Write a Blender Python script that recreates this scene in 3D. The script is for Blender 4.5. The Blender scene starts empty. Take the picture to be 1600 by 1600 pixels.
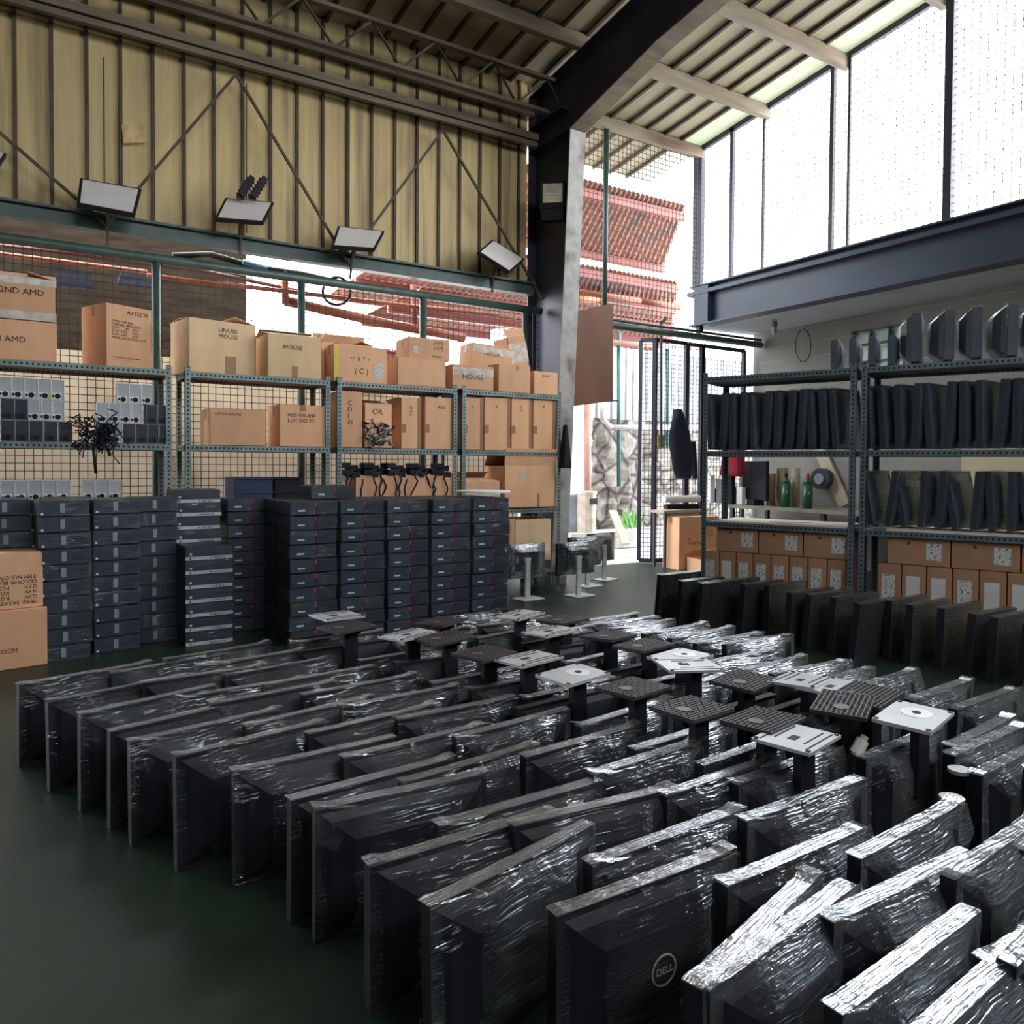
import bpy, math, random
from mathutils import Matrix, Vector, noise
random.seed(7)
C = bpy.data.collections.new('warehouse'); bpy.context.scene.collection.children.link(C)
SC = bpy.context.scene
# ------------------------------------------------------------------ camera
F = 1190.0; PY0 = 755.0; H0 = 1.3
f0 = Vector((.5308, .8475, 0)).normalized(); r0 = Vector((f0.y, -f0.x, 0)); up = Vector((0, 0, 1))
pt = math.atan(28 / F); rl = .007
fw = f0 * math.cos(pt) - up * math.sin(pt); u1 = up * math.cos(pt) + f0 * math.sin(pt)
cu = u1 * math.cos(rl) - r0 * math.sin(rl); cr = r0 * math.cos(rl) + u1 * math.sin(rl)
cam = bpy.data.cameras.new('camera'); co = bpy.data.objects.new('camera', cam); C.objects.link(co)
m = Matrix((cr, cu, -fw)).transposed().to_4x4(); m.translation = Vector((0, 0, H0)); co.matrix_world = m
cam.sensor_width = 36; cam.lens = 36 * F / 1600; cam.shift_y = -(800 - PY0) / 1600; cam.clip_start = .05; cam.clip_end = 200
SC.camera = co
SC.view_settings.view_transform = 'Standard'; SC.view_settings.look = 'None'
SC.view_settings.exposure = 1.42; SC.view_settings.gamma = 1; SC.view_settings.use_curve_mapping = False
# ------------------------------------------------------------------ sky and daylight openings
w = bpy.data.worlds.new('sky'); SC.world = w; w.use_nodes = True
WB = w.node_tree.nodes['Background']; WB.inputs[0].default_value = (.94, .97, 1, 1); WB.inputs[1].default_value = 4.2
def portal(loc, rot, sx, sy):
    l = bpy.data.lights.new('daylight_opening', 'AREA'); l.shape = 'RECTANGLE'; l.size = sx; l.size_y = sy
    l.cycles.is_portal = True
    o = bpy.data.objects.new('daylight_opening', l); C.objects.link(o); o.location = loc; o.rotation_euler = rot
portal((7.75, 3.1, 4.95), (0, math.pi / 2, 0), 2.7, 8.8)
portal((3, -4.75, 5.8), (math.pi / 2, 0, 0), 7, 1.8)  # added clerestory gap behind the camera
portal((6.5, 7.6, 2.7), (-math.pi / 2, 0, 0), 4.6, 5.4)
# ------------------------------------------------------------------ pixel -> place helpers (points on real planes)
def ray(x, y):
    return (fw * F + cr * (x - 800) - cu * (y - PY0)).normalized()
O = Vector((0, 0, H0))
def PZ(x, y, z): d = ray(x, y); return O + d * ((z - H0) / d.z)
def PY(x, y, Y): d = ray(x, y); return O + d * (Y / d.y)
def PX(x, y, X): d = ray(x, y); return O + d * (X / d.x)
# ------------------------------------------------------------------ mesh builder
class MB:
    def __init__(s): s.v = []; s.f = []; s.m = []; s.uv = []
    def face(s, idx, m=0, uv=None): s.f.append(idx); s.m.append(m); s.uv.append(uv)
    def box(s, c, d, M=None, m=0, taper=(1, 1)):
        n = len(s.v); dx, dy, dz = d[0] / 2, d[1] / 2, d[2] / 2
        for z in (-1, 1):
            tx, ty = taper if z > 0 else (1, 1)
            for x, y in ((-1, -1), (1, -1), (1, 1), (-1, 1)):
                p = Vector((x * dx * tx, y * dy * ty, z * dz)) + Vector(c)
                s.v.append(M @ p if M else p)
        L = max(range(3), key=lambda k: d[k])
        for fc, ax in (((0, 3, 2, 1), 2), ((4, 5, 6, 7), 2), ((0, 1, 5, 4), 1), ((2, 3, 7, 6), 1), ((1, 2, 6, 5), 0), ((3, 0, 4, 7), 0)):
            loc = [(-1, -1, -1), (1, -1, -1), (1, 1, -1), (-1, 1, -1), (-1, -1, 1), (1, -1, 1), (1, 1, 1), (-1, 1, 1)]
            oth = [k for k in range(3) if k != ax and k != L]; oth = oth[0] if oth else L
            if ax == L: uv = None
            else: uv = [((loc[i][oth] + 1) / 2, (loc[i][L] + 1) / 2 * d[L]) for i in fc]
            s.face([n + i for i in fc], m, uv)
        return s
    def bar(s, a, b, wd, h=None, m=0, upv=(0, 0, 1)):
        a = Vector(a); b = Vector(b); d = b - a; L = d.length
        if L < 1e-6: return s
        x = d / L; u = Vector(upv)
        if abs(x.dot(u)) > .98: u = Vector((0, 1, 0))
        y = u.cross(x).normalized(); z = x.cross(y)
        M = Matrix((x, y, z)).transposed().to_4x4(); M.translation = (a + b) / 2
        return s.box((0, 0, 0), (L, wd, h or wd), M, m)
    def tube(s, a, b, r, n=8, m=0, r2=None, cap=True):
        a = Vector(a); b = Vector(b); d = b - a; x = d.normalized(); u = Vector((0, 0, 1)) if abs(x.z) < .95 else Vector((1, 0, 0))
        y = u.cross(x).normalized(); z = x.cross(y); k = len(s.v); r2 = r if r2 is None else r2
        for p, rr in ((a, r), (b, r2)):
            for i in range(n):
                t = i * 2 * math.pi / n; s.v.append(p + y * rr * math.cos(t) + z * rr * math.sin(t))
        for i in range(n): s.face([k + i, k + (i + 1) % n, k + n + (i + 1) % n, k + n + i], m)
        if cap: s.face([k + i for i in range(n)][::-1], m); s.face([k + n + i for i in range(n)], m)
        return s
    def path(s, pts, r, n=6, m=0):
        for a, b in zip(pts[:-1], pts[1:]): s.tube(a, b, r, n, m)
        return s
    def prism(s, poly, off, m=0):
        k = len(s.v); n = len(poly); off = Vector(off)
        s.v += [Vector(p) for p in poly]; s.v += [Vector(p) + off for p in poly]
        s.face(list(range(n))[::-1], m); s.face([k + n + i for i in range(n)], m) if False else None
        s.f[-1] = [k + i for i in range(n)][::-1]
        s.face([k + n + i for i in range(n)], m)
        for i in range(n): s.face([k + i, k + (i + 1) % n, k + n + (i + 1) % n, k + n + i], m)
        return s
    def quad(s, a, b, c, d, m=0):
        k = len(s.v); s.v += [Vector(p) for p in (a, b, c, d)]; s.face([k, k + 1, k + 2, k + 3], m, [(0, 0), (1, 0), (1, 1), (0, 1)]); return s
    def mesh(s, name, mats, smooth=False):
        me = bpy.data.meshes.new(name); me.from_pydata([tuple(v) for v in s.v], [], s.f)
        for mt in (mats if isinstance(mats, (list, tuple)) else [mats]): me.materials.append(mt)
        me.polygons.foreach_set('material_index', s.m)
        if any(u for u in s.uv):
            ul = me.uv_layers.new(name='uv')
            for p, u in zip(me.polygons, s.uv):
                if u:
                    for li, q in zip(p.loop_indices, u): ul.data[li].uv = q
        if smooth: me.polygons.foreach_set('use_smooth', [True] * len(me.polygons))
        me.update(); return me
    def build(s, name, mats, parent=None, smooth=False, bevel=0, kind=None):
        o = bpy.data.objects.new(name, s.mesh(name, mats, smooth)); C.objects.link(o)
        if parent: o.parent = parent
        if kind: o['kind'] = kind
        if bevel:
            b = o.modifiers.new('bevel', 'BEVEL'); b.width = bevel; b.segments = 2; b.limit_method = 'ANGLE'
        return o
def link(name, me, parent=None, loc=None):
    o = bpy.data.objects.new(name, me); C.objects.link(o)
    if parent: o.parent = parent
    if loc: o.location = loc
    return o
def tag(o, label, cat, group=None):
    o['label'] = label; o['category'] = cat
    if group: o['group'] = group
    return o
def empty(name, loc, rz=0, rx=0, ry=0):
    o = bpy.data.objects.new(name, None); C.objects.link(o); o.location = loc; o.rotation_euler = (rx, ry, rz); o.empty_display_size = .05
    return o
def copy_tree(o, parent=None):
    c = o.copy(); C.objects.link(c)
    if parent: c.parent = parent
    for ch in list(o.children): copy_tree(ch, c)
    return c
ORD = 'first second third fourth fifth sixth seventh eighth ninth tenth eleventh twelfth thirteenth fourteenth fifteenth sixteenth seventeenth eighteenth nineteenth twentieth'.split()
def nth(i, of): return 'nearest' if i == 0 else ('farthest' if i == of - 1 else ORD[i])
def text(body, size, mat, parent, loc, rot, name='printing', extr=.0006, align='LEFT', sx=1):
    cv = bpy.data.curves.new(name, 'FONT'); cv.body = body; cv.size = size; cv.extrude = extr; cv.align_x = align; cv.resolution_u = 2
    cv.space_line = .95
    cv.materials.append(mat); tmp = bpy.data.objects.new('tmp', cv); me = bpy.data.meshes.new_from_object(tmp); bpy.data.objects.remove(tmp); me.name = name
    o = bpy.data.objects.new(name, me); C.objects.link(o); o.parent = parent; o.location = loc; o.rotation_euler = rot
    o.scale = (sx, 1, 1); return o
# ------------------------------------------------------------------ materials
def nt(name):
    mt = bpy.data.materials.new(name); mt.use_nodes = True; t = mt.node_tree; return mt, t, t.nodes['Principled BSDF']
def N(t, ty, **k):
    n = t.nodes.new(ty)
    for a, b in k.items():
        if a in n.inputs: n.inputs[a].default_value = b
        else: setattr(n, a, b)
    return n
def mat(name, col, rough=.6, metal=0, var=.25, scale=6, stretch=(1, 1, 1), bump=0, bscale=40, spec=.5, rnd=0, dirt=None, dscale=2, dlo=.5, dhi=.7, coat=0):
    mt, t, b = nt(name); L = t.links
    tc = N(t, 'ShaderNodeTexCoord'); mp = N(t, 'ShaderNodeMapping'); mp.inputs['Scale'].default_value = stretch
    L.new(tc.outputs['Object'], mp.inputs[0])
    nz = N(t, 'ShaderNodeTexNoise', Scale=scale, Detail=4.0); L.new(mp.outputs[0], nz.inputs['Vector'])
    r = N(t, 'ShaderNodeValToRGB'); L.new(nz.outputs[0], r.inputs[0])
    r.color_ramp.elements[0].position = .3; r.color_ramp.elements[1].position = .7
    r.color_ramp.elements[0].color = tuple(c * (1 - var) for c in col) + (1,); r.color_ramp.elements[1].color = tuple(min(1, c * (1 + var)) for c in col) + (1,)
    out = r.outputs[0]
    if dirt:
        n2 = N(t, 'ShaderNodeTexNoise', Scale=dscale, Detail=5.0); L.new(mp.outputs[0], n2.inputs['Vector'])
        r2 = N(t, 'ShaderNodeValToRGB'); r2.color_ramp.elements[0].position = dlo; r2.color_ramp.elements[1].position = dhi; L.new(n2.outputs[0], r2.inputs[0])
        mx = N(t, 'ShaderNodeMixRGB'); L.new(r2.outputs[0], mx.inputs[0]); L.new(out, mx.inputs[1]); mx.inputs[2].default_value = tuple(dirt) + (1,); out = mx.outputs[0]
    if rnd:
        oi = N(t, 'ShaderNodeObjectInfo'); mr = N(t, 'ShaderNodeMapRange'); L.new(oi.outputs['Random'], mr.inputs[0])
        mr.inputs[3].default_value = 1 - rnd; mr.inputs[4].default_value = 1 + rnd
        hs = N(t, 'ShaderNodeHueSaturation'); L.new(mr.outputs[0], hs.inputs['Value']); L.new(out, hs.inputs['Color']); out = hs.outputs[0]
    L.new(out, b.inputs['Base Color'])
    b.inputs['Roughness'].default_value = rough; b.inputs['Metallic'].default_value = metal; b.inputs['Specular IOR Level'].default_value = spec
    b.inputs['Coat Weight'].default_value = coat
    if bump:
        n3 = N(t, 'ShaderNodeTexNoise', Scale=bscale, Detail=3.0); L.new(mp.outputs[0], n3.inputs['Vector'])
        bp = N(t, 'ShaderNodeBump', Strength=bump, Distance=.01); L.new(n3.outputs[0], bp.inputs['Height']); L.new(bp.outputs[0], b.inputs['Normal'])
    return mt
def slotted(name, col, rough=.45, metal=.3):
    mt, t, b = nt(name); L = t.links
    uv = N(t, 'ShaderNodeUVMap'); sp = N(t, 'ShaderNodeSeparateXYZ'); L.new(uv.outputs[0], sp.inputs[0])
    def math_(op, a, v=None, c=None):
        n = N(t, 'ShaderNodeMath'); n.operation = op
        L.new(a, n.inputs[0])
        if v is not None:
            if isinstance(v, (int, float)): n.inputs[1].default_value = v
            else: L.new(v, n.inputs[1])
        return n.outputs[0]
    v = math_('FRACT', math_('DIVIDE', sp.outputs[1], .034)); a = math_('LESS_THAN', math_('ABSOLUTE', math_('SUBTRACT', v, .5)), .22)
    u = math_('LESS_THAN', math_('ABSOLUTE', math_('SUBTRACT', sp.outputs[0], .5)), .17)
    h = math_('MULTIPLY', a, u)
    tc = N(t, 'ShaderNodeTexCoord'); nz = N(t, 'ShaderNodeTexNoise', Scale=5.0, Detail=4.0); L.new(tc.outputs['Object'], nz.inputs['Vector'])
    r = N(t, 'ShaderNodeValToRGB'); L.new(nz.outputs[0], r.inputs[0]); r.color_ramp.elements[0].position = .35; r.color_ramp.elements[1].position = .7
    r.color_ramp.elements[0].color = tuple(c * .75 for c in col) + (1,); r.color_ramp.elements[1].color = tuple(min(1, c * 1.25) for c in col) + (1,)
    mx = N(t, 'ShaderNodeMixRGB'); L.new(h, mx.inputs[0]); L.new(r.outputs[0], mx.inputs[1]); mx.inputs[2].default_value = (.012, .014, .016, 1)
    L.new(mx.outputs[0], b.inputs['Base Color']); b.inputs['Roughness'].default_value = rough; b.inputs['Metallic'].default_value = metal
    return mt
def film(name, base=.0, gain=.5, tint=(.9, .95, 1), milky=.13):
    mt, t, b = nt(name); L = t.links; t.nodes.remove(b); out = t.nodes['Material Output']
    tc = N(t, 'ShaderNodeTexCoord'); oi = N(t, 'ShaderNodeObjectInfo')
    ad = N(t, 'ShaderNodeVectorMath'); ad.operation = 'MULTIPLY_ADD'; L.new(oi.outputs['Random'], ad.inputs[0]); ad.inputs[1].default_value = (37, 11, 23); L.new(tc.outputs['Object'], ad.inputs[2])
    wn = N(t, 'ShaderNodeTexNoise', Scale=5.0, Detail=2.0); L.new(ad.outputs[0], wn.inputs['Vector'])
    wa = N(t, 'ShaderNodeVectorMath'); wa.operation = 'MULTIPLY_ADD'; L.new(wn.outputs['Color'], wa.inputs[0]); wa.inputs[1].default_value = (0.02, .035, .035); L.new(ad.outputs[0], wa.inputs[2])
    mp = N(t, 'ShaderNodeMapping'); mp.inputs['Scale'].default_value = (.05, 1, 1); L.new(wa.outputs[0], mp.inputs[0])
    st = N(t, 'ShaderNodeTexNoise', Scale=165.0, Detail=2.0, Roughness=.5); L.new(mp.outputs[0], st.inputs['Vector'])
    cr_ = N(t, 'ShaderNodeTexNoise', Scale=14.0, Detail=4.0, Roughness=.6, Distortion=.8); L.new(ad.outputs[0], cr_.inputs['Vector'])
    big = N(t, 'ShaderNodeTexNoise', Scale=3.5, Detail=1.0); L.new(ad.outputs[0], big.inputs['Vector'])
    s1 = N(t, 'ShaderNodeMapRange', interpolation_type='SMOOTHSTEP'); s1.inputs[1].default_value = .54; s1.inputs[2].default_value = .68; L.new(st.outputs[0], s1.inputs[0])
    s2 = N(t, 'ShaderNodeMapRange', interpolation_type='SMOOTHSTEP'); s2.inputs[1].default_value = .6; s2.inputs[2].default_value = .74; L.new(cr_.outputs[0], s2.inputs[0])
    s3 = N(t, 'ShaderNodeMapRange'); s3.inputs[1].default_value = .4; s3.inputs[2].default_value = .62; L.new(big.outputs[0], s3.inputs[0])
    m1 = N(t, 'ShaderNodeMath'); m1.operation = 'MAXIMUM'; L.new(s1.outputs[0], m1.inputs[0]); L.new(s2.outputs[0], m1.inputs[1])
    m2 = N(t, 'ShaderNodeMath'); m2.operation = 'MULTIPLY'; L.new(m1.outputs[0], m2.inputs[0]); L.new(s3.outputs[0], m2.inputs[1])
    m3 = N(t, 'ShaderNodeMath'); m3.operation = 'MULTIPLY_ADD'; L.new(m2.outputs[0], m3.inputs[0]); m3.inputs[1].default_value = gain; m3.inputs[2].default_value = base
    hg = N(t, 'ShaderNodeMath'); hg.operation = 'ADD'; L.new(st.outputs[0], hg.inputs[0]); L.new(cr_.outputs[0], hg.inputs[1])
    bp = N(t, 'ShaderNodeBump', Strength=.9, Distance=.005); L.new(hg.outputs[0], bp.inputs['Height'])
    fr = N(t, 'ShaderNodeFresnel', IOR=1.33); L.new(bp.outputs[0], fr.inputs['Normal'])
    fm = N(t, 'ShaderNodeMath'); fm.operation = 'ADD'; fm.use_clamp = True; L.new(m3.outputs[0], fm.inputs[0]); fs = N(t, 'ShaderNodeMath'); fs.operation = 'MULTIPLY'; fs.inputs[1].default_value = .4; L.new(fr.outputs[0], fs.inputs[0]); L.new(fs.outputs[0], fm.inputs[1])
    gl = N(t, 'ShaderNodeBsdfGlossy', Roughness=.14); gl.inputs['Color'].default_value = tint + (1,); L.new(bp.outputs[0], gl.inputs['Normal'])
    df = N(t, 'ShaderNodeBsdfDiffuse'); df.inputs['Color'].default_value = (.55, .58, .6, 1); L.new(bp.outputs[0], df.inputs['Normal'])
    mg = N(t, 'ShaderNodeMixShader'); mg.inputs[0].default_value = milky; L.new(gl.outputs[0], mg.inputs[1]); L.new(df.outputs[0], mg.inputs[2])
    tr = N(t, 'ShaderNodeBsdfTransparent'); mx = N(t, 'ShaderNodeMixShader'); L.new(fm.outputs[0], mx.inputs[0]); L.new(tr.outputs[0], mx.inputs[1]); L.new(mg.outputs[0], mx.inputs[2])
    L.new(mx.outputs[0], out.inputs['Surface']); return mt
MT = dict(
    panel=mat('weathered_sheet', (.56, .43, .20), .55, 0, .16, 3, (5, 5, .25), .15, 30, dirt=(.17, .12, .07), dscale=1.6, dlo=.55, dhi=.8),
    rib=mat('dark_brown_seam', (.075, .05, .032), .7, 0, .35, 8),  # dark brown, much darker than the sheets
    roof=mat('roof_sheet', (.46, .40, .25), .55, 0, .15, 2, (3, .3, 1), dirt=(.2, .15, .1), dlo=.55, dhi=.8),
    skylight=None,
    purlin=mat('purlin_paint', (.28, .22, .15), .6, 0, .25, 5, (.3, 2, 2), dirt=(.13, .07, .04)),
    girt=mat('dusty_girt', (.16, .125, .08), .6, 0, .3, 5, (.3, 2, 2), dirt=(.06, .04, .03)),
    navy=mat('navy_steel', (.028, .029, .048), .45, .1, .25, 3),
    bluebeam=mat('slate_blue_beam', (.038, .056, .090), .45, .1, .2, 2, (1, .3, 1)),
    flake=mat('flaking_white_paint', (.42, .41, .39), .7, 0, .2, 10, dirt=(.16, .13, .11), dscale=5),
    green=mat('green_pipe_paint', (.045, .085, .075), .45, 0, .25, 8),
    wire=mat('mesh_wire', (.014, .015, .014), .6, 0, .2, 5),
    floor=None,
    concrete=mat('outside_concrete', (.40, .39, .37), .8, 0, .2, 3, bump=.2, dirt=(.25, .24, .22)),
    block=mat('pale_block_wall', (.60, .52, .43), .85, 0, .15, 2, dirt=(.3, .26, .2)),
    brownwall=mat('brown_boards', (.022, .016, .012), .9, 0, .4, 3, (1, 1, 5), spec=.1),
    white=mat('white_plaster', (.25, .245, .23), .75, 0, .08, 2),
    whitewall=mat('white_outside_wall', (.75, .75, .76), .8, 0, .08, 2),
    cream=mat('cream_board', (.50, .43, .30), .7, 0, .1, 3),
    redroof=mat('rusty_red_sheet', (.24, .095, .065), .8, 0, .3, 3, (2, .5, 1), dirt=(.14, .08, .06)),
    orange=mat('orange_pipe', (.38, .10, .04), .5, 0, .25, 4),
    redpipe=mat('red_pipe', (.20, .045, .035), .5, 0, .25, 4),
    pinkpipe=mat('pink_brown_pipe', (.36, .19, .16), .5, 0, .15, 4),
    teal=mat('teal_pipe', (.03, .10, .10), .5, 0, .15, 4),
    pvc=mat('grey_pipe', (.4, .38, .38), .5, 0, .1, 4),
    slot=slotted('grey_green_slotted_angle', (.20, .27, .27)),
    slotr=slotted('hazed_slotted_angle', (.13, .18, .21)),  # blue-grey lift of the haze is mixed into this steel colour
    board=mat('brown_shelf_board', (.16, .07, .05), .7, 0, .2, 6),
    pale_board=mat('pale_shelf_board', (.62, .55, .48), .6, 0, .1, 4),
    darkboard=mat('grey_shelf_board', (.10, .11, .12), .6, 0, .2, 4),
    card=mat('cardboard', (.72, .41, .235), .8, 0, .08, 7, (1, 1, .4), rnd=.14),
    card2=mat('pale_cardboard', (.74, .53, .31), .8, 0, .1, 7, (1, 1, .4), rnd=.1),
    tape=mat('brown_packing_tape', (.33, .19, .10), .3, 0, .1, 7),
    cleartape=mat('shiny_clear_tape', (.62, .56, .50), .15, 0, .25, 14),
    ink=mat('black_ink', (.045, .035, .03), .8, 0, .1, 5),
    paper=mat('white_paper', (.62, .63, .62), .7, 0, .06, 5),
    barcode=None,
    slate=mat('hazed_slate_plastic', (.030, .042, .058), .5, 0, .25, 8, spec=.25),  # black plastic with the bluish glare haze put into its colour
    black=mat('black_plastic', (.013, .015, .020), .5, 0, .25, 8, spec=.18),
    pc=mat('navy_black_case', (.020, .028, .042), .45, .1, .2, 8, rnd=.2),
    pcface=mat('pc_front_plastic', (.028, .042, .070), .5, 0, .2, 8),
    ridge=mat('ridged_grille', (.012, .015, .02), .5, 0, .2, 8),
    grey=mat('grey_plastic', (.24, .26, .28), .45, 0, .15, 8),
    silver=mat('silver_metal', (.55, .58, .60), .4, .15, .12, 8),
    silverface=mat('silver_face', (.40, .43, .46), .5, .3, .12, 12, dirt=(.25, .22, .18), dscale=6),
    rim=mat('bright_steel_rim', (.72, .76, .78), .35, .3, .1, 8),
    platelight=mat('pale_stand_plate', (.52, .54, .56), .35, .35, .08, 8),
    red=mat('red_tab', (.42, .015, .03), .5, 0, .1, 8),
    yellow=mat('yellow_sticker', (.65, .55, .06), .6, 0, .1, 8),
    screen=mat('dark_screen', (.012, .014, .02), .18, 0, .1, 8),
    lens=mat('frosted_lamp_lens', (.62, .60, .58), .5, 0, .05, 8),
    cloth=mat('navy_cloth', (.012, .016, .03), .9, 0, .2, 12, bump=.3),
    redcloth=mat('red_cloth', (.26, .02, .03), .9, 0, .2, 12),
    bluecloth=mat('blue_tarp', (.012, .024, .08), .5, 0, .3, 6, bump=.4, bscale=12),
    stone=None,
    plywood=mat('brown_plywood', (.20, .085, .045), .6, 0, .2, 3, (1, 1, .3)),
    leaf=mat('green_leaf', (.10, .28, .05), .6, 0, .3, 9),
    glassgreen=mat('green_bottle', (.02, .09, .045), .3, 0, .2, 8),
    straw=mat('brown_paper_roll', (.38, .28, .16), .7, 0, .2, 9),
    windowpane=mat('frosted_pane', (.55, .68, .62), .3, 0, .08, 3),
    wood=mat('raw_wood', (.42, .33, .24), .7, 0, .2, 5),
)
FILM = film('stretch_film'); FILMR = film('stretch_film_dense', .01, .65, (.88, .94, 1), .2); FILMC = film('pc_film', 0, .22, (.85, .95, .9), .1)
# translucent skylight
mt, t, b = nt('translucent_green_sheet'); b.inputs['Base Color'].default_value = (.55, .62, .45, 1)
tl = N(t, 'ShaderNodeBsdfTranslucent'); tl.inputs[0].default_value = (.55, .65, .42, 1); mx = N(t, 'ShaderNodeMixShader'); mx.inputs[0].default_value = .4
t.links.new(b.outputs[0], mx.inputs[1]); t.links.new(tl.outputs[0], mx.inputs[2]); t.links.new(mx.outputs[0], t.nodes['Material Output'].inputs[0]); MT['skylight'] = mt; b.inputs['Base Color'].default_value = (.62, .64, .55, 1); tl.inputs[0].default_value = (.5, .52, .42, 1)
# floor
MT['floor'] = mat('green_painted_floor', (.016, .029, .019), .4, 0, .18, 1.1, dirt=(.075, .06, .045), dscale=1.3, dlo=.62, dhi=.85, bump=.08, bscale=60, spec=.28)
# rubble stone
mt, t, b = nt('rubble_stone'); L = t.links
tc = N(t, 'ShaderNodeTexCoord'); vo = N(t, 'ShaderNodeTexVoronoi', Scale=2.6); vo.feature = 'DISTANCE_TO_EDGE'; L.new(tc.outputs['Object'], vo.inputs['Vector'])
r = N(t, 'ShaderNodeValToRGB'); L.new(vo.outputs[0], r.inputs[0]); r.color_ramp.elements[0].color = (.06, .05, .045, 1); r.color_ramp.elements[1].position = .12; r.color_ramp.elements[1].color = (.33, .30, .27, 1)
nz = N(t, 'ShaderNodeTexNoise', Scale=9.0, Detail=6.0); L.new(tc.outputs['Object'], nz.inputs['Vector'])
mm = N(t, 'ShaderNodeMixRGB', blend_type='MULTIPLY'); mm.inputs[0].default_value = .8; L.new(r.outputs[0], mm.inputs[1]); L.new(nz.outputs[0], mm.inputs[2])
L.new(mm.outputs[0], b.inputs['Base Color']); b.inputs['Roughness'].default_value = .9
bp = N(t, 'ShaderNodeBump', Strength=1.0, Distance=.08); L.new(vo.outputs[0], bp.inputs['Height']); L.new(bp.outputs[0], b.inputs['Normal']); MT['stone'] = mt
# barcode sticker
mt, t, b = nt('printed_sticker'); L = t.links; uv = N(t, 'ShaderNodeUVMap'); mp = N(t, 'ShaderNodeMapping'); mp.inputs['Scale'].default_value = (1.5, 45, 1); L.new(uv.outputs[0], mp.inputs[0])
nz = N(t, 'ShaderNodeTexNoise', Scale=3.0, Detail=2.0); L.new(mp.outputs[0], nz.inputs['Vector']); r = N(t, 'ShaderNodeValToRGB'); r.color_ramp.interpolation = 'CONSTANT'
r.color_ramp.elements[0].color = (.12, .12, .12, 1); r.color_ramp.elements[1].position = .42; r.color_ramp.elements[1].color = (.6, .61, .6, 1); L.new(nz.outputs[0], r.inputs[0]); L.new(r.outputs[0], b.inputs['Base Color']); MT['barcode'] = mt

# ================================================================== LARGE STRUCTURE
YW = 7.3; XC = 4.85; XG = 7.62; XB = 8.9
def zr(y): return 5.6 + .123 * (7.4 - y)
# floor and ground
MB().box((2.0, 1.6, -.05), (14.2, 12.4, .1)).build('floor', MT['floor'], kind='structure')
MB().box((6, 14.9, -.06), (30, 14.2, .1)).build('ground_outside', MT['concrete'], kind='structure')
# dark walls behind the camera and at its left
MB().box((-5.1, 1.6, 3), (.15, 12.2, 6.2)).build('wall_left', MT['brownwall'], kind='structure')
g = MB(); g.box((2, -4.6, 2.55), (14.2, .15, 5.1)); g.box((-2.7, -4.6, 6), (4.9, .15, 2)); g.box((7.55, -4.6, 6), (3.1, .15, 2))  # high gap added in this unseen wall to brighten the back wall
for x in (1.8, 3.9): g.box((x, -4.6, 6), (.1, .12, 2))
g.build('wall_front', MT['brownwall'], kind='structure')
# ribbed upper wall
g = MB(); g.box(((-5 + 4.75) / 2, YW + .03, 4.5), (9.75, .03, 2.5))
i = 0; x = -4.866
while x < 4.7:
    g.box((x, YW + .004, 4.5), (.028, .028, 2.5), m=1)
    for k in (.08, .165): g.box((x + k, YW + .0155, 4.5), (.004, .003, 2.5), m=0)
    x += .25
g.build('wall_back', [MT['panel'], MT['rib']], kind='structure')
MB().box((4.75 / 2 - 2.5, YW + .1, 4.95), (.01, .01, .01)).build('trim_0', MT['rib'], kind='structure') if False else None
pp = [PY(190, 195, YW - .04), PY(225, 193, YW - .04), PY(227, 222, YW - .04), PY(193, 224, YW - .04)]
g = MB(); g.prism(pp, (0, .008, 0)); tag(g.build('notice_sheet', mat('faded_notice', (.55, .38, .2), .8, 0, .3, 14)), 'faded torn paper notice stuck high on the ribbed wall', 'notice')
# roof sheets with ribs
g = MB(); ya, yb = -4.6, 8.5
def roofbox(x0, x1, dz, th, m):
    global g
    g.prism([(x0, ya, zr(ya) + dz), (x1, ya, zr(ya) + dz), (x1, yb, zr(yb) + dz), (x0, yb, zr(yb) + dz)], (0, 0, th), m)
yb = 7.45; roofbox(-5.2, 4.8, 0, .02, 0); yb = 8.5; roofbox(4.8, 7.28, 0, .02, 0); roofbox(7.28, 7.68, 0, .02, 1)
x = -5.1
while x < 7.3:
    yb = 7.45 if x < 4.8 else 8.5
    roofbox(x, x + .035, -.035, .036, 2); x += .3
g.build('ceiling', [MT['roof'], MT['skylight'], MT['rib']], kind='structure')
# purlins (each one of the setting)
for k in range(12):
    y = 7.42 - 1.07 * k; z = zr(y) - .09
    MB().box((1.3, y, z), (12.7, .075, .15)).build('trim_%d' % (k + 1), MT['purlin'], kind='structure')
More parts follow.
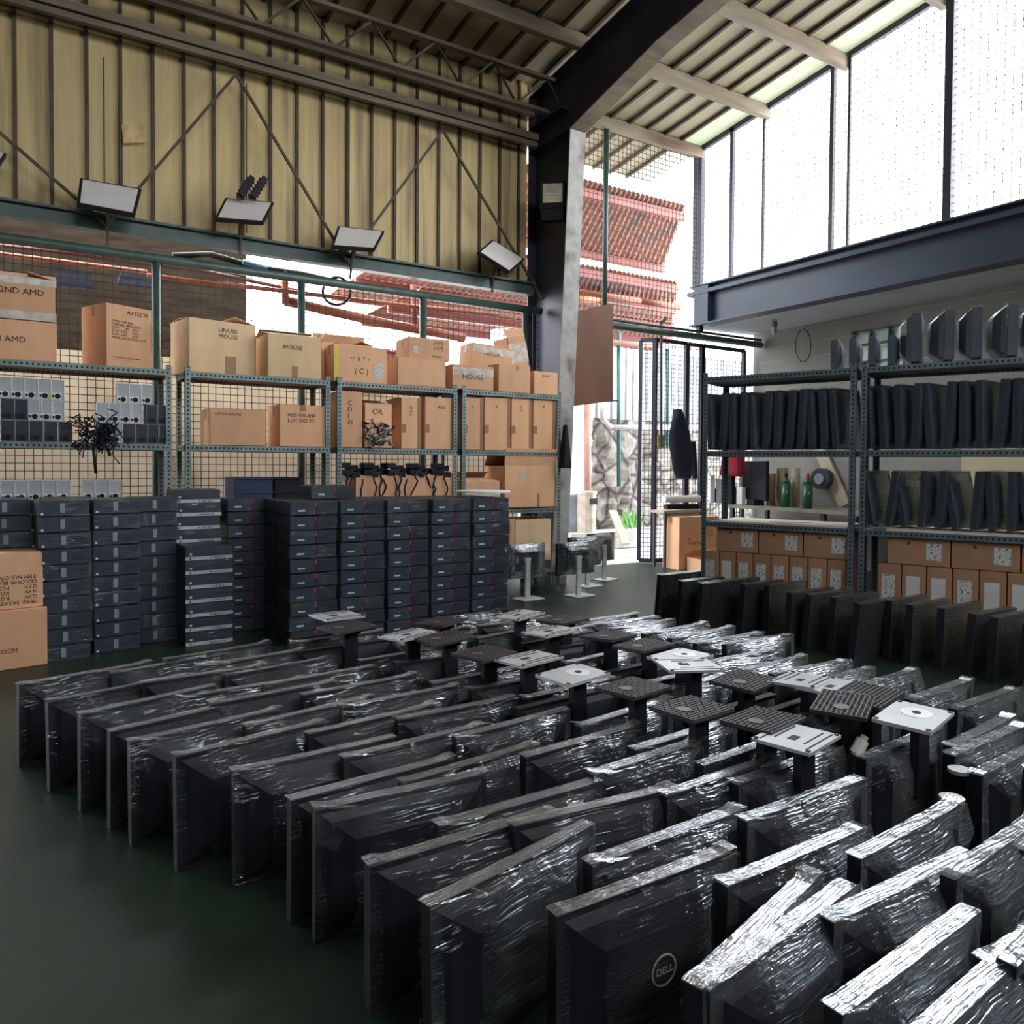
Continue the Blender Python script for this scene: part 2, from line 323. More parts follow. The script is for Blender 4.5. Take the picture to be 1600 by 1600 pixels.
# portal frames
def portal_frame(X, n):
    o = empty('portal_frame_%d' % n, (0, 0, 0)); o['kind'] = 'structure'; o['label'] = 'navy steel portal frame with tapered column and sloping rafter, ' + ('beside the doorway' if n == 1 else 'left of the view')
    zt = lambda y: zr(y) - .17
    web = [(X, 7.28, 0), (X, 6.78, 0), (X, 6.5, 4.82), (X, 5.2, 5.12), (X, -4.4, 6.25), (X, -4.4, zt(-4.4)), (X, 7.28, zt(7.28))]
    MB().prism(web, (.012, 0, 0)).build('web', MT['navy'], o)
    g = MB()
    for a, b in ((1, 2),):
        A = Vector(web[a]); B = Vector(web[b]); g.bar(A + Vector((.006, 0, 0)), B + Vector((.006, 0, 0)), .2, .014, upv=(0, -1, 0))
    g.build('inner_flange', MT['flake'], o)
    g = MB()
    for a, b in ((2, 3), (3, 4)):
        A = Vector(web[a]); B = Vector(web[b]); g.bar(A, B, .2, .014)
    g.build('rafter_flange', MT['purlin'], o)
    g = MB()
    g.bar(web[5], web[6], .2, .014); g.bar(web[0], web[6], .2, .014, upv=(0, 1, 0)); g.box((X - .05, 6.9, 4.83), (.1, .75, .014)); g.box((X - .05, 6.95, 5.1), (.09, .6, .014))
    g.build('outer_flange', MT['navy'], o)
portal_frame(XC, 1)
portal_frame(-1.9, 2)
# girts on the back wall
MB().bar((-5, 7.15, 4.93), (4.75, 7.15, 4.93), .16, .07).bar((-5, 7.12, 4.86), (4.75, 7.12, 4.86), .05, .05).build('trim_20', MT['girt'], kind='structure')
MB().bar((-5, 7.2, 3.27), (4.75, 7.2, 3.27), .1, .12).bar((-5, 7.13, 3.33), (4.75, 7.13, 3.33), .05, .02).build('trim_21', MT['green'], kind='structure')
MB().bar((-5, 7.2, 5.25), (4.75, 7.2, 5.25), .06, .1).build('trim_22', MT['girt'], kind='structure')
# eave lattice truss
o = empty('lattice_truss', (0, 6.9, 5.2)); tag(o, 'brown open-web lattice girder running along the eave above the ribbed wall', 'lattice girder')
MB().bar((-5, 0, -.07), (4.75, 0, -.07), .07, .035).build('bottom_chord', MT['girt'], o)
MB().bar((-5, -.1, .23), (4.75, -.1, .23), .07, .035).build('top_chord', MT['girt'], o)
x = -4.9; kk = 0
while x < 4.5:
    MB().bar((x, 0, -.07), (x + .33, -.1, .23), .018).build('lattice_rod', MT['girt'], o)
    MB().bar((x + .33, -.1, .23), (x + .66, 0, -.07), .018).build('lattice_rod', MT['rib'], o); x += .66
# diagonal brace rods on the wall
br = [((-170, 60), (167, 352)), ((369, 116), (167, 352)), ((369, 116), (542, 408)), ((692, 203), (542, 408)), ((692, 203), (848, 468))]
wh = ['leftmost rising to the frame edge', 'left side of the first full peak', 'right side of the first full peak', 'left side of the peak beside the column', 'running down to the foot of the column']
for (a, b), s in zip(br, wh):
    A = PY(*a, 7.12); B = PY(*b, 7.12)
    tag(MB().bar(A, B, .022).build('brace_rod', MT['rib']), 'thin brown diagonal wall brace, ' + s, 'brace', 'diagonal braces on the ribbed wall')
# conduit wires on wall
for k, px in enumerate((162, 187, 385, 546, 505)):
    a = PY(px, [90, 160, 130, 110, 150][k], 7.22); b = Vector((a.x, 7.22, 3.4))
    tag(MB().tube(a, b, .006, 5).build('conduit', MT['rib']), 'thin dark vertical cable on the ribbed wall, %s from the left' % ORD[k], 'cable', 'vertical cables on the wall')
# mesh fence on the back wall
def mesh_panel(x0, x1, z0, z1, y, step=.062, r=.0055):
    g = MB(); n = int((x1 - x0) / step)
    for i in range(n + 1): g.bar((x0 + i * step, y, z0), (x0 + i * step, y, z1), r)
    n = int((z1 - z0) / step)
    for i in range(n + 1): g.bar((x0, y + r, z0 + i * step), (x1, y + r, z0 + i * step), r)
    return g
mesh_panel(-1.0, 4.8, .05, 3.0, 7.1).build('wall_mesh_back', MT['wire'], kind='structure')
g = MB().tube((-5, 7.08, 3.02), (4.8, 7.08, 3.02), .04, 10)
for x in (-1.6, -.36, .876, 2.11, 3.35, 4.59): g.tube((x, 7.08, 0), (x, 7.08, 3.0), .035, 10)
g.build('fence_frame', MT['green'], kind='structure', smooth=True)
# screen beyond the column, above the opening
mesh_panel(4.95, 7.6, 3.12, 5.5, 7.45, .066).build('wall_mesh_high', MT['wire'], kind='structure')
g = MB().tube((4.9, 7.42, 3.05), (8.85, 7.42, 3.05), .045, 10).tube((5.98, 7.42, 3.05), (5.98, 7.42, 5.5), .035, 10).tube((4.9, 7.42, 3.12), (8.85, 7.42, 3.12), .02, 8)
g.build('trim_30', MT['green'], kind='structure', smooth=True)
# gable: posts, mesh, beam
def gx(px, py): return PX(px, py, XG)
g = MB(); rows = [(1086, 235, 452), (1142, 205, 440), (1191, 175, 427), (1298, 100, 397), (1324, 85, 390), (1481, 0, 348)]
for k, (px, a, b) in enumerate(rows):
    y = gx(px, b).y; g.bar((XG, y, 3.7), (XG, y, zr(y) - .02), [.06, .05, .03, .05, .03, .08][k])
for y in (1.6, .2, -1.2, -2.6): g.bar((XG, y, 3.7), (XG, y, zr(y) - .02), .06)
g.bar((XG, 7.42, zr(7.42) - .03), (XG, -4.5, zr(-4.5) - .03), .05, .07); g.bar((XG, 7.42, 3.1), (XG, 7.42, 5.6), .07)
g.build('gable_frame', MT['navy'], kind='structure')
g = MB(); y = 7.4
while y > 2.2:
    g.bar((XG + .03, y, 3.7), (XG + .03, y, zr(y)), .006); y -= .075
z = 3.75
while z < 6.3:
    y1 = min(7.4, 7.4 - (z - 5.6) / .123) if z > 5.6 else 7.4
    if y1 > 2.3: g.bar((XG + .034, y1, z), (XG + .034, 2.2, z), .006)
    z += .075
g.build('wall_mesh_gable', MT['wire'], kind='structure')
MB().prism([(XG + .05, -1.2, 3.7), (XG + .05, -4.5, 3.7), (XG + .05, -4.5, zr(-4.5)), (XG + .05, -1.2, zr(-1.2))], (.03, 0, 0)).build('wall_gable_blocker', MT['panel'], kind='structure')  # unseen sheet added to close the near gable and darken the foreground
# slate blue beam over the side bay
g = MB(); g.box((XG, 1.45, 3.46), (.02, 12.1, .5)); g.box((XG, 1.45, 3.71), (.22, 12.1, .02)); g.box((XG, 1.45, 3.2), (.22, 12.1, .02))
g.box((XG - .06, 7.3, 3.46), (.1, .25, .5))
g.build('beam_side_bay', MT['bluebeam'], kind='structure')
# side bay: ceiling slope, wall with window, yellow boards
g = MB().prism([(XG, -4.5, 3.19), (XG, 7.6, 3.19), (XB + .1, 7.6, 3.22), (XB + .1, -4.5, 3.42)], (0, 0, .04)); g.build('ceiling_side', mat('grey_soffit', (.48, .51, .56), .7, 0, .08, 2), kind='structure')
MB().box((8.2, 1.5, 3.62), (1.4, 12.1, .05)).build('roof_side', MT['bluebeam'], kind='structure')
wy0 = PX(1330, 500, XB).y; wy1 = PX(1415, 500, XB).y
g = MB(); zt = 3.45
g.box((XB + .08, (7.6 + wy0) / 2, 1.72), (.15, 7.6 - wy0, 3.45)); g.box((XB + .08, (wy1 - 4.5) / 2, 1.72), (.15, wy1 + 4.5, 3.45))
g.box((XB + .08, (wy0 + wy1) / 2, 1.2), (.15, wy0 - wy1, 2.4)); g.box((XB + .08, (wy0 + wy1) / 2, 3.25), (.15, wy0 - wy1, .4))
z = .2
while z < 3.4:
    g.box((XB + .003, 1.5, z), (.006, 12, .008), m=1); z += .2
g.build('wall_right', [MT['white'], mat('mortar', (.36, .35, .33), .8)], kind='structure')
g = MB(); yc = (wy0 + wy1) / 2; wd = wy0 - wy1
for zz in (2.42, 2.64, 2.86, 3.04): g.box((XB + .03, yc, zz), (.04, wd, .025))
for yy in (wy0 - .02, wy0 - wd * .35, wy0 - wd * .7, wy1 + .02): g.box((XB + .03, yy, 2.73), (.04, .025, .65))
wn = empty('window_1', (0, 0, 0)); wn['kind'] = 'structure'
g.build('window_frame', MT['darkboard'], wn); MB().box((XB + .06, yc, 2.73), (.01, wd, .66)).build('pane', MT['windowpane'], wn)
MB().box((XB - .02, 2.9, 1.35), (.03, 3.4, 1.3)).build('panel_wall', MT['cream'], kind='structure')
g = MB(); a = PX(1275, 690, XB - .05); b = PX(1320, 790, XB - .05); g.bar(a, b, .04, .16); g.build('trim_40', MT['cream'], kind='structure')

# ------------------------------------------------------------------ outside
MB().box((1.5, 8.75, 1.2), (8.0, .2, 2.4)).build('wall_block_outside', MT['block'], kind='structure')
MB().box((-.8, 10.2, 2.1), (6.2, .2, 4.2)).build('wall_brown_outside', MT['brownwall'], kind='structure')
MB().box((6.9, 10.15, 1.7), (1.75, .25, 3.4)).build('wall_white_outside', MT['whitewall'], kind='structure')
g = MB(); nx, nz_ = 40, 22
for j in range(nz_ + 1):
    for i in range(nx + 1):
        x = 7.8 + i * .13; z = j * .095
        g.v.append(Vector((x, 10.0 - .10 * noise.noise(Vector((x * 2.2, z * 2.6, 3))) - .12 * noise.noise(Vector((x * 6, z * 7, 9))), z)))
for j in range(nz_):
    for i in range(nx): k = j * (nx + 1) + i; g.face([k, k + 1, k + nx + 2, k + nx + 1])
g.build('wall_stone_outside', MT['stone'], kind='structure')
g = MB().box((10.3, 10.3, 2.7), (5.2, .1, 1.3))
x = 7.8
while x < 12.8: g.box((x, 10.23, 2.7), (.03, .04, 1.3)); x += .16
g.build('wall_sheet_outside', mat('grey_siding', (.42, .45, .48), .6), kind='structure')
MB().box((8.2, 9.55, .13), (2.6, .5, .26)).build('kerb_outside', MT['concrete'], kind='structure')
# neighbouring roofs, rusty red
def corr(name, x0, x1, y0, z0, y1, z1, label, step=.09, x1b=None, nb=3):
    r = empty(name, (0, 0, 0)); g = MB(); x1b = x1b or x1; n = int((x1 - x0) / step * 2)
    for k in range(n + 1):
        h = .03 if k % 2 else 0; q = k / n
        g.v.append(Vector((x0 + (x1 - x0) * q, y0, z0 + h))); g.v.append(Vector((x0 + (x1b - x0) * q, y1, z1 + h)))
    for i in range(n): g.face([2 * i, 2 * i + 2, 2 * i + 3, 2 * i + 1])
    o = g.build('corrugated_sheet', MT['redroof'], r); o.modifiers.new('t', 'SOLIDIFY').thickness = .012
    for k in range(nb):
        q = (k + .1) / (nb - .8); yy = y0 + (y1 - y0) * q; zz = z0 + (z1 - z0) * q; xx = x0 + (x1 + (x1b - x1) * q - x0); MB().box(((x0 + xx) / 2, yy, zz - .08), (xx - x0, .06, .13)).build('roof_beam', MT['redpipe'], r)
    return tag(r, label, 'roof')
corr('corrugated_roof', 4.9, 8.75, 8.85, 5.42, 10.6, 4.95, 'nearest rusty red corrugated roof outside behind the mesh', .09, 9.9, 2)
corr('corrugated_roof', 4.9, 10.2, 10.5, 4.74, 14.6, 4.62, 'long rusty red corrugated roof outside, behind the nearest one', .1, 14.0, 4)
corr('corrugated_roof', 4.9, 10.0, 10.4, 3.95, 13.0, 3.9, 'lower red corrugated roof outside above the stone wall', .1, 12.0, 3)
corr('corrugated_roof', 2.0, 5.6, 11.0, 3.05, 14.0, 3.5, 'pale red sheet roof seen in the gap under the ribbed wall', .12)
# pipes behind the fence
def pipe(name, pts, r, m, label, cat='pipe'):
    return tag(MB().path(pts, r, 8).build(name, m, smooth=True), label, cat)
def py(px, py_, Y): return PY(px, py_, Y)
pipe('pipe', [py(445, 470, 7.55), py(600, 505, 7.55), py(725, 528, 7.55)], .05, MT['orange'], 'thick orange pipe sloping behind the fence above the boxes')
pipe('pipe', [py(445, 425, 7.5), py(446, 475, 7.5)], .035, MT['orange'], 'short upright orange pipe behind the fence')
pipe('pipe', [py(646, 445, 7.6), py(648, 510, 7.6)], .035, MT['redpipe'], 'short upright rust pipe behind the fence near the column')
pipe('pipe', [py(-40, 380, 7.6), py(250, 410, 7.6), py(470, 455, 7.6)], .018, MT['redpipe'], 'upper thin red pipe behind the fence')
pipe('pipe', [py(230, 430, 7.5), py(420, 452, 7.5), py(640, 478, 7.5), py(780, 492, 7.5)], .022, MT['orange'], 'thin orange pipe running behind the fence towards the column')
pipe('pipe', [py(-40, 392, 7.7), py(230, 425, 7.7)], .02, MT['orange'], 'thin orange pipe behind the fence at the far left')
pipe('pipe', [py(900, 455, 8.3), py(1000, 470, 8.3), py(1062, 480, 8.3)], .045, MT['orange'], 'orange pipe outside above the doorway')
pipe('pipe', [py(885, 468, 9.5), py(935, 468, 9.5), py(945, 478, 9.5), py(945, 500, 9.5)], .05, MT['orange'], 'bent orange pipe outside over the plywood board')
for k, (px, py1, py2, rad, mname, lb) in enumerate([(918, 630, 812, .06, 'pinkpipe', 'pink-brown downpipe on the white wall outside'), (967, 520, 760, .035, 'teal', 'thin teal pipe standing outside beside the gate'), (1043, 535, 700, .03, 'teal', 'thin blue-green pipe behind the mesh gate')]):
    pipe('downpipe', [py(px, py1, 9.8), py(px, py2, 9.8)], rad, MT[mname], lb)
pipe('pipe', [py(941, 628, 9.7), py(941, 655, 9.7), py(955, 668, 9.7), py(1100, 668, 9.7)], .045, MT['pvc'], 'grey bent pipe running along the stone wall')
pipe('pipe', [py(958, 535, 9.7), py(1090, 545, 9.7)], .04, MT['pinkpipe'], 'pinkish pipe along the top of the stone wall')
pipe('cable_bundle', [py(270, 400, 7.5) , py(330, 398, 7.5), py(400, 418, 7.5), py(470, 428, 7.5), py(560, 448, 7.5)], .03, MT['black'], 'black bundle of cables lying under the blue-green girt', 'cables')
pts = [py(526 + 22 * math.cos(a * .5), 455 + 22 * math.sin(a * .5), 7.4) for a in range(0, 14)]
pipe('cable_coil', pts, .014, MT['black'], 'black coil of cable hanging behind the fence', 'cable coil')
for k, (px, q) in enumerate(((115, 438), (215, 436))):
    a = py(px, q, 7.95); g = MB()
    g.box((a.x, a.y, a.z), (.34, .15, .13), taper=(.8, 1)); tag(g.build('blue_tarp', MT['bluecloth']), ['left', 'right'][k] + ' dark blue tarpaulin bundle behind the fence at upper left', 'tarpaulin')
a = py(400, 412, 7.45); tag(MB().tube((a.x - .12, a.y, a.z), (a.x + .1, a.y, a.z - .03), .025).build('plastic_bag', mat('sky_blue_plastic', (.12, .3, .6), .4)), 'small light blue plastic bag tucked on the girt', 'bag')
# bin, plank, plant, wall notice, crate outside
b0 = PZ(905, 822, .26); b0.y = 9.6; 
def at(px, Y): d = ray(px, 727); return Vector((d.x / d.y * Y, Y, 0))
p = at(917, 9.5); g = MB().tube((p.x, p.y, .26), (p.x, p.y, .86), .15, 16).tube((p.x, p.y, .86), (p.x, p.y, .9), .165, 16)
r = empty('litter_bin', (0, 0, 0)); g.build('drum', mat('bin_beige', (.42, .36, .30), .5), r, smooth=False); MB().box((p.x + .02, p.y - .15, .75), (.13, .04, .09)).build('bin_opening', MT['black'], r)
tag(r, 'beige cylindrical litter bin outside against the white wall', 'bin')
p = at(898, 9.75); tag(MB().box((p.x - .1, p.y, .55), (.5, .3, .6)).build('metal_cabinet', mat('blue_grey_metal', (.30, .34, .42), .5), bevel=.01), 'low blue-grey metal cabinet outside beside the litter bin', 'cabinet')
a = PY(957, 798, 9.4); b = PY(978, 850, 9.0); tag(MB().bar(a, b, .14, .03).build('wooden_plank', MT['wood']), 'weathered wooden plank leaning by the stone wall outside', 'plank')
p = at(985, 9.6); g = MB()
for k in range(60):
    t_ = random.random() * 6.28; rr = random.random() * .22; h = .3 + random.random() * .3
    q = Vector((p.x + rr * math.cos(t_), p.y - .05 + rr * .3 * math.sin(t_), .27 + .1 * random.random())); tip = q + Vector((.12 * math.cos(t_), .05 * math.sin(t_), h * .5)); sd = Vector((.018, 0, 0))
    g.face([len(g.v), len(g.v) + 1, len(g.v) + 2]); g.v += [q - sd, q + sd, tip]
tag(g.build('weed_clump', MT['leaf']), 'bright green weeds growing at the foot of the stone wall', 'plant')
p = at(892, 9.99); tag(MB().box((p.x + .08, 9.99, 1.75), (.2, .02, .42)).build('wall_notice', MT['paper']), 'small white notice on the white wall outside', 'notice')
# plywood board hanging at the opening
a = PY(876, 490, 7.0); g = MB(); q = [PY(876, 492, 7.0), PY(958, 474, 6.9), PY(958, 626, 6.9), PY(876, 637, 7.0)]
g.prism([q[0], q[1], q[2], q[3]], (.02, .03, 0)); r = g.build('plywood_board', MT['plywood']); tag(r, 'brown plywood board hanging beside the column in the doorway', 'board')
tag(MB().bar(PY(940, 627, 6.95), PY(966, 626, 6.95), .02).build('bracket_arm', MT['slot']), 'small metal arm at the lower corner of the plywood board', 'bracket')
# mesh gate panels
def gate(px0, px1, pz0, pz1, Y0, Y1, label):
    A = at(px0, Y0); B = at(px1, Y1); d = (B - A); L_ = d.length; M = Matrix.Rotation(math.atan2(d.y, d.x), 4, 'Z')
    r = empty('mesh_gate', A, math.atan2(d.y, d.x))
    g = MB()
    for q in (0, L_): g.box((q, 0, (pz0 + pz1) / 2), (.05, .05, pz1 - pz0))
    for q in (pz0, pz1): g.box((L_ / 2, 0, q), (L_, .05, .05))
    g.build('gate_frame', MT['navy'], r)
    mesh_panel(0, L_, pz0, pz1, 0, .06, .006).build('gate_mesh', MT['wire'], r)
    tag(r, label, 'gate'); return r
gate(1000, 1021, .04, 2.98, 7.75, 7.6, 'narrow folded leaf of the black mesh gate nearest the doorway')
gate(1022, 1070, .04, 2.98, 7.6, 7.6, 'middle leaf of the black mesh gate with the jacket on it')
gate(1072, 1094, .04, 2.98, 7.62, 7.62, 'leaf of the black mesh gate behind the slotted rack post')
gate(1096, 1160, .04, 2.98, 7.62, 7.62, 'wide right leaf of the black mesh gate against the white wall')
tag(MB().tube(PY(1033, 505, 7.5), PY(1033, 700, 7.5), .02, 6).tube(PY(1033, 505, 7.5), PY(1040, 498, 7.5), .02, 6).build('hanging_rod', MT['wire']), 'thin dark rod hooked over the gate header', 'rod')
# hanging jacket
c = PY(1065, 700, 7.45); g = MB(); prof = [(645, .02, .02), (660, .05, .05), (680, .12, .07), (700, .17, .09), (720, .19, .1), (740, .17, .1), (755, .15, .09), (765, .1, .07)]
prof = [(640, 6), (655, 12), (675, 20), (695, 23), (715, 23), (735, 20), (748, 13)]
n = 14
for (yy, hw) in prof:
    cx = 1059 + (yy - 640) * .09; a = PY(cx, yy, 7.42); wdt = hw / 1190 * 11.5
    for i in range(n):
        t_ = i * 2 * math.pi / n; rr = 1 + .12 * math.sin(3 * t_ + yy * .1)
        g.v.append(a + Vector((wdt * .95 * rr * math.cos(t_), .07 * math.sin(t_) * rr, -wdt * .0)))
for j in range(len(prof) - 1):
    for i in range(n): g.face([j * n + i, j * n + (i + 1) % n, (j + 1) * n + (i + 1) % n, (j + 1) * n + i])
g.face(list(range(n))); g.face([(len(prof) - 1) * n + i for i in range(n)][::-1])
jk = tag(g.build('jacket', MT['cloth'], smooth=True), 'dark navy jacket hanging on the mesh gate', 'jacket'); jk.modifiers.new('s', 'SUBSURF').levels = 1
a = PY(1082, 690, 7.44); MB().tube(a, a + Vector((.06, 0, -.5)), .05, 8, r2=.035).build('sleeve', MT['cloth'], jk)
tag(MB().box(PY(1033, 690, 7.55), (.12, .03, .17)).build('hanging_tag', mat('dull_yellow', (.35, .33, .1), .6)), 'dull yellow plate hung on the mesh gate beside the jacket', 'plate')

# ================================================================== RACKS
def rack(units_frame, L_, D_, levels, ms, board, label, top=2.1, lip=.045, group=None):
    A, ang = units_frame
    r = empty('steel_rack', A, ang)
    for dx in (0, L_):
        for dy in (0, D_):
            s = 1 if dx == 0 else -1; t_ = 1 if dy == 0 else -1
            g = MB(); g.box((dx + s * .02, dy, top / 2), (.04, .004, top)); g.box((dx, dy + t_ * .02, top / 2), (.004, .04, top)); g.build('upright', ms, r)
    for z in levels:
        s = MB().box((L_ / 2, D_ / 2, z - .012), (L_ - .02, D_ - .02, .014)).build('shelf', board, r)
        for dy in (0, D_):
            g = MB(); g.box((L_ / 2, dy - (.003 if dy == 0 else -.003), z - .02), (L_, .004, lip)); g.build('shelf_rail', ms, s)
        for dx in (0, L_): MB().box((dx, D_ / 2, z - .02), (.004, D_, lip)).build('end_rail', ms, s)
    tag(r, label, 'rack', group); return r
YR = 6.45
RX = [(-.77, .5), (.995, 1), (2.235, 2), (3.475, 3)]
lv = [2.02, 1.44, .86, .2]
rl_ = ['grey slotted-angle rack at far left holding power supplies', 'grey slotted-angle rack holding two cartons on its middle shelf', 'grey slotted-angle rack with cables piled on cartons', 'grey-green slotted-angle rack nearest the steel column']
def ux(px): return at(px, YR).x
U = [(ux(268) - 1.2, ux(268)), (ux(290), ux(516)), (ux(527), ux(714)), (ux(722), ux(876))]
for (a, b), s in zip(U, rl_): rack((Vector((a, YR, 0)), 0), b - a, .45, lv if s == rl_[3] else lv[:3], MT['slot'], MT['board'], s, 2.06, group='racks along the fence')
# right rack
R0 = Vector((4.86, 4.68, 0)); ra = math.atan2(-.93, .366)
def RR(a, d, z): return R0 + Vector((.3662, -.9305, 0)) * a + Vector((.9305, .3662, 0)) * d + Vector((0, 0, z))
rack((RR(0, 0, 0), ra), 1.22, .5, [2.06, 1.43, .83], MT['slotr'], MT['darkboard'], 'dark slotted-angle rack nearest the mesh gate', 2.1, group='racks by the side bay')
rack((RR(1.26, 0, 0), ra), 1.5, .5, [2.06, 1.43, .83], MT['slotr'], MT['darkboard'], 'dark slotted-angle rack at the right edge of the view', 2.1, group='racks by the side bay')
def pale(a, L_, lab):
    o = empty('pale_board', RR(a, .24, .832), ra); MB().box((L_ / 2, 0, .006), (L_, .5, .014)).build('sheet', MT['pale_board'], o); tag(o, lab, 'board')
pale(.12, 1.05, 'pale board lying on the lowest shelf of the rack nearest the gate')
pale(1.45, 1.25, 'pale board lying on the lowest shelf of the rack at the right edge')

# ================================================================== CARTONS
def carton(c, d, rz, label, m='card', group=None, lid='closed', tape=True, marks=None, tilt=0, bulge=0, name='cardboard_box'):
    """c: base centre; d: width, depth, height; front face is local -y"""
    W_, D_, Hh = d; r = empty(name, c, rz, ry=tilt); M_ = MT[m]
    if lid == 'closed':
        g = MB().box((0, 0, Hh / 2), (W_, D_, Hh)); o = g.build('carton_body', M_, r, bevel=.006)
        f = MB().box((0, -D_ / 4 - .001, Hh + .002), (W_, D_ / 2 - .004, .005)).box((0, D_ / 4 + .001, Hh + .002), (W_, D_ / 2 - .004, .005)); f.build('top_flap', M_, r)
        if tape: g = MB().box((0, 0, Hh + .006), (W_ * 1.001, .05, .002)).box((-W_ / 2 - .001, 0, Hh - .04), (.002, .05, .08)).box((W_ / 2 + .001, 0, Hh - .04), (.002, .05, .08)); g.build('packing_tape', MT['tape'], r)
    else:
        t_ = .006; g = MB()
        for s in (-1, 1): g.box((s * (W_ / 2 - t_ / 2), 0, Hh / 2), (t_, D_, Hh)); g.box((0, s * (D_ / 2 - t_ / 2), Hh / 2), (W_, t_, Hh))
        g.box((0, 0, .004), (W_, D_, .006)); g.build('carton_body', M_, r)
        fl = lid if isinstance(lid, (list, tuple)) else (60, 40, 100, 80)
        hgt = min(W_, D_) * .45
        for k, an in enumerate(fl):
            if an is None: continue
            an = math.radians(an)
            if k < 2:
                s = -1 if k == 0 else 1; a = Vector((-W_ / 2, s * D_ / 2, Hh)); b = Vector((W_ / 2, s * D_ / 2, Hh)); off = Vector((0, -s * math.cos(an), math.sin(an))) * hgt
            else:
                s = -1 if k == 2 else 1; a = Vector((s * W_ / 2, -D_ / 2, Hh)); b = Vector((s * W_ / 2, D_ / 2, Hh)); off = Vector((-s * math.cos(an), 0, math.sin(an))) * hgt
            g = MB().quad(a, b, b + off, a + off); o = g.build('top_flap', M_, r); o.modifiers.new('t', 'SOLIDIFY').thickness = .005
    if marks: marks(r, W_, D_, Hh)
    return tag(r, label, 'box', group)
def ftext(r, D_, body, size, x, z, align='LEFT', rot=0, m='ink'):
    return text(body, size, MT[m], r, (x, -D_ / 2 - .0015, z), (math.pi / 2, rot, 0), align=align)
def ctape(r, W_, D_, z, h=.05, m='cleartape'): MB().box((0, -D_ / 2 - .001, z), (W_, .002, h)).build('front_tape', MT[m], r)
def vtape(r, D_, x, Hh, h, wd=.05): MB().box((x, -D_ / 2 - .001, Hh - h / 2), (wd, .002, h)).build('seam_tape', MT['tape'], r)
def on_shelf(x0, x1, ytop, ybot, Yf, depth, z0):
    """carton standing on a rack shelf: pixel columns of its front face"""
    a = at(x0, Yf).x; b = at(x1, Yf).x; top = PY((x0 + x1) / 2, ytop, Yf).z
    return Vector(((a + b) / 2, Yf + depth / 2, z0)), (b - a, depth, top - z0)
T = 2.025
# top shelf, left to right
def mk1(r, W_, D_, Hh):
    ctape(r, W_, D_, Hh - .03, .05); ftext(r, D_, '2ND AMD', .06, -W_ * .1, Hh - .16); ftext(r, D_, 'NTH AMD', .06, -W_ * .3, Hh * .3); ctape(r, W_, D_, Hh * .48, .06)
c, d = on_shelf(-62, 90, 487, 566, 6.48, .4, T); carton(c, (d[0], .4, .28), 0, 'large brown carton at far left of the top shelf, under another', marks=lambda r, W_, D_, Hh: ftext(r, D_, 'NTH AMD', .06, -W_ * .3, Hh * .45))
c2 = c + Vector((0, 0, .29)); carton(c2, (d[0], .4, .30), .0, 'large brown carton with shiny tape, topmost at far left of the rack', lid=(20, None, None, 15), marks=lambda r, W_, D_, Hh: (ctape(r, W_, D_, Hh - .025), ftext(r, D_, '2ND AMD', .06, -W_ * .1, Hh - .12), ctape(r, W_, D_, .03, .06)))
def mk2(r, W_, D_, Hh):
    ftext(r, D_, 'A4TECH', .045, -.02, Hh - .06)
    ftext(r, D_, 'TYPE: 1.5V R03\nITEM NO: ROS-3750\nQTY:      20     PCS\nG.W.: 17.5      KGS\nN.W.: 14.5      KGS\nMEAS: 54.5X29X51.5CM', .026, -W_ * .38, Hh * .72)
    ftext(r, D_, 'COMPANY LTD  FUJIAN CHINA\n_____________________', .015, -W_ * .36, Hh * .15)
ax = at(168, 6.42).x; bx_ = at(240, 6.42).x
carton(Vector((.55, 6.72, T)), (.36, .36, .47), .42, 'upright brown carton printed with black packing text on the top shelf', marks=mk2)
carton(Vector((1.27, 6.74, T)), (.55, .42, .43), .18, 'wide pale carton marked mouse in pen on the top shelf', 'card2', lid=(8, 5, None, 15), marks=lambda r, W_, D_, Hh: (ftext(r, D_, 'UNUSE\nMOUSE', .05, -.04, Hh - .09), vtape(r, D_, .06, .15, .15, .09)))
carton(Vector((1.87, 6.68, T)), (.46, .42, .36), .02, 'crumpled pale carton with torn edges beside the wide mouse carton', 'card2', lid=(12, 20, None, None), marks=lambda r, W_, D_, Hh: (ftext(r, D_, 'MOUSE', .05, -.1, Hh - .12), vtape(r, D_, 0, .1, .1)))
carton(Vector((2.42, 6.84, T)), (.50, .26, .37), .0, 'tall open brown carton with raised lid behind the taped carton', lid=(None, 70, 50, 20), marks=lambda r, W_, D_, Hh: vtape(r, D_, -.1, Hh, .2))
carton(Vector((2.46, 6.58, T)), (.50, .2, .32), .03, 'brown carton with a yellow taped corner and printed symbols', lid='closed', marks=lambda r, W_, D_, Hh: (ftext(r, D_, '<<  ][  T  o', .04, -.1, Hh - .12), ftext(r, D_, '( C )', .07, -.06, .08), MB().box((.17, -D_ / 2 - .002, .11), (.08, .002, .13)).build('sticker', MT['barcode'], r), MB().box((-W_ / 2 + .02, -D_ / 2 - .002, Hh / 2), (.04, .002, Hh)).build('corner_tape', MT['yellow'], r)))
carton(Vector((3.06, 6.66, T)), (.48, .4, .26), -.04, 'slumped brown carton with sagging top under a smaller printed carton', lid=(-15, -10, None, None))
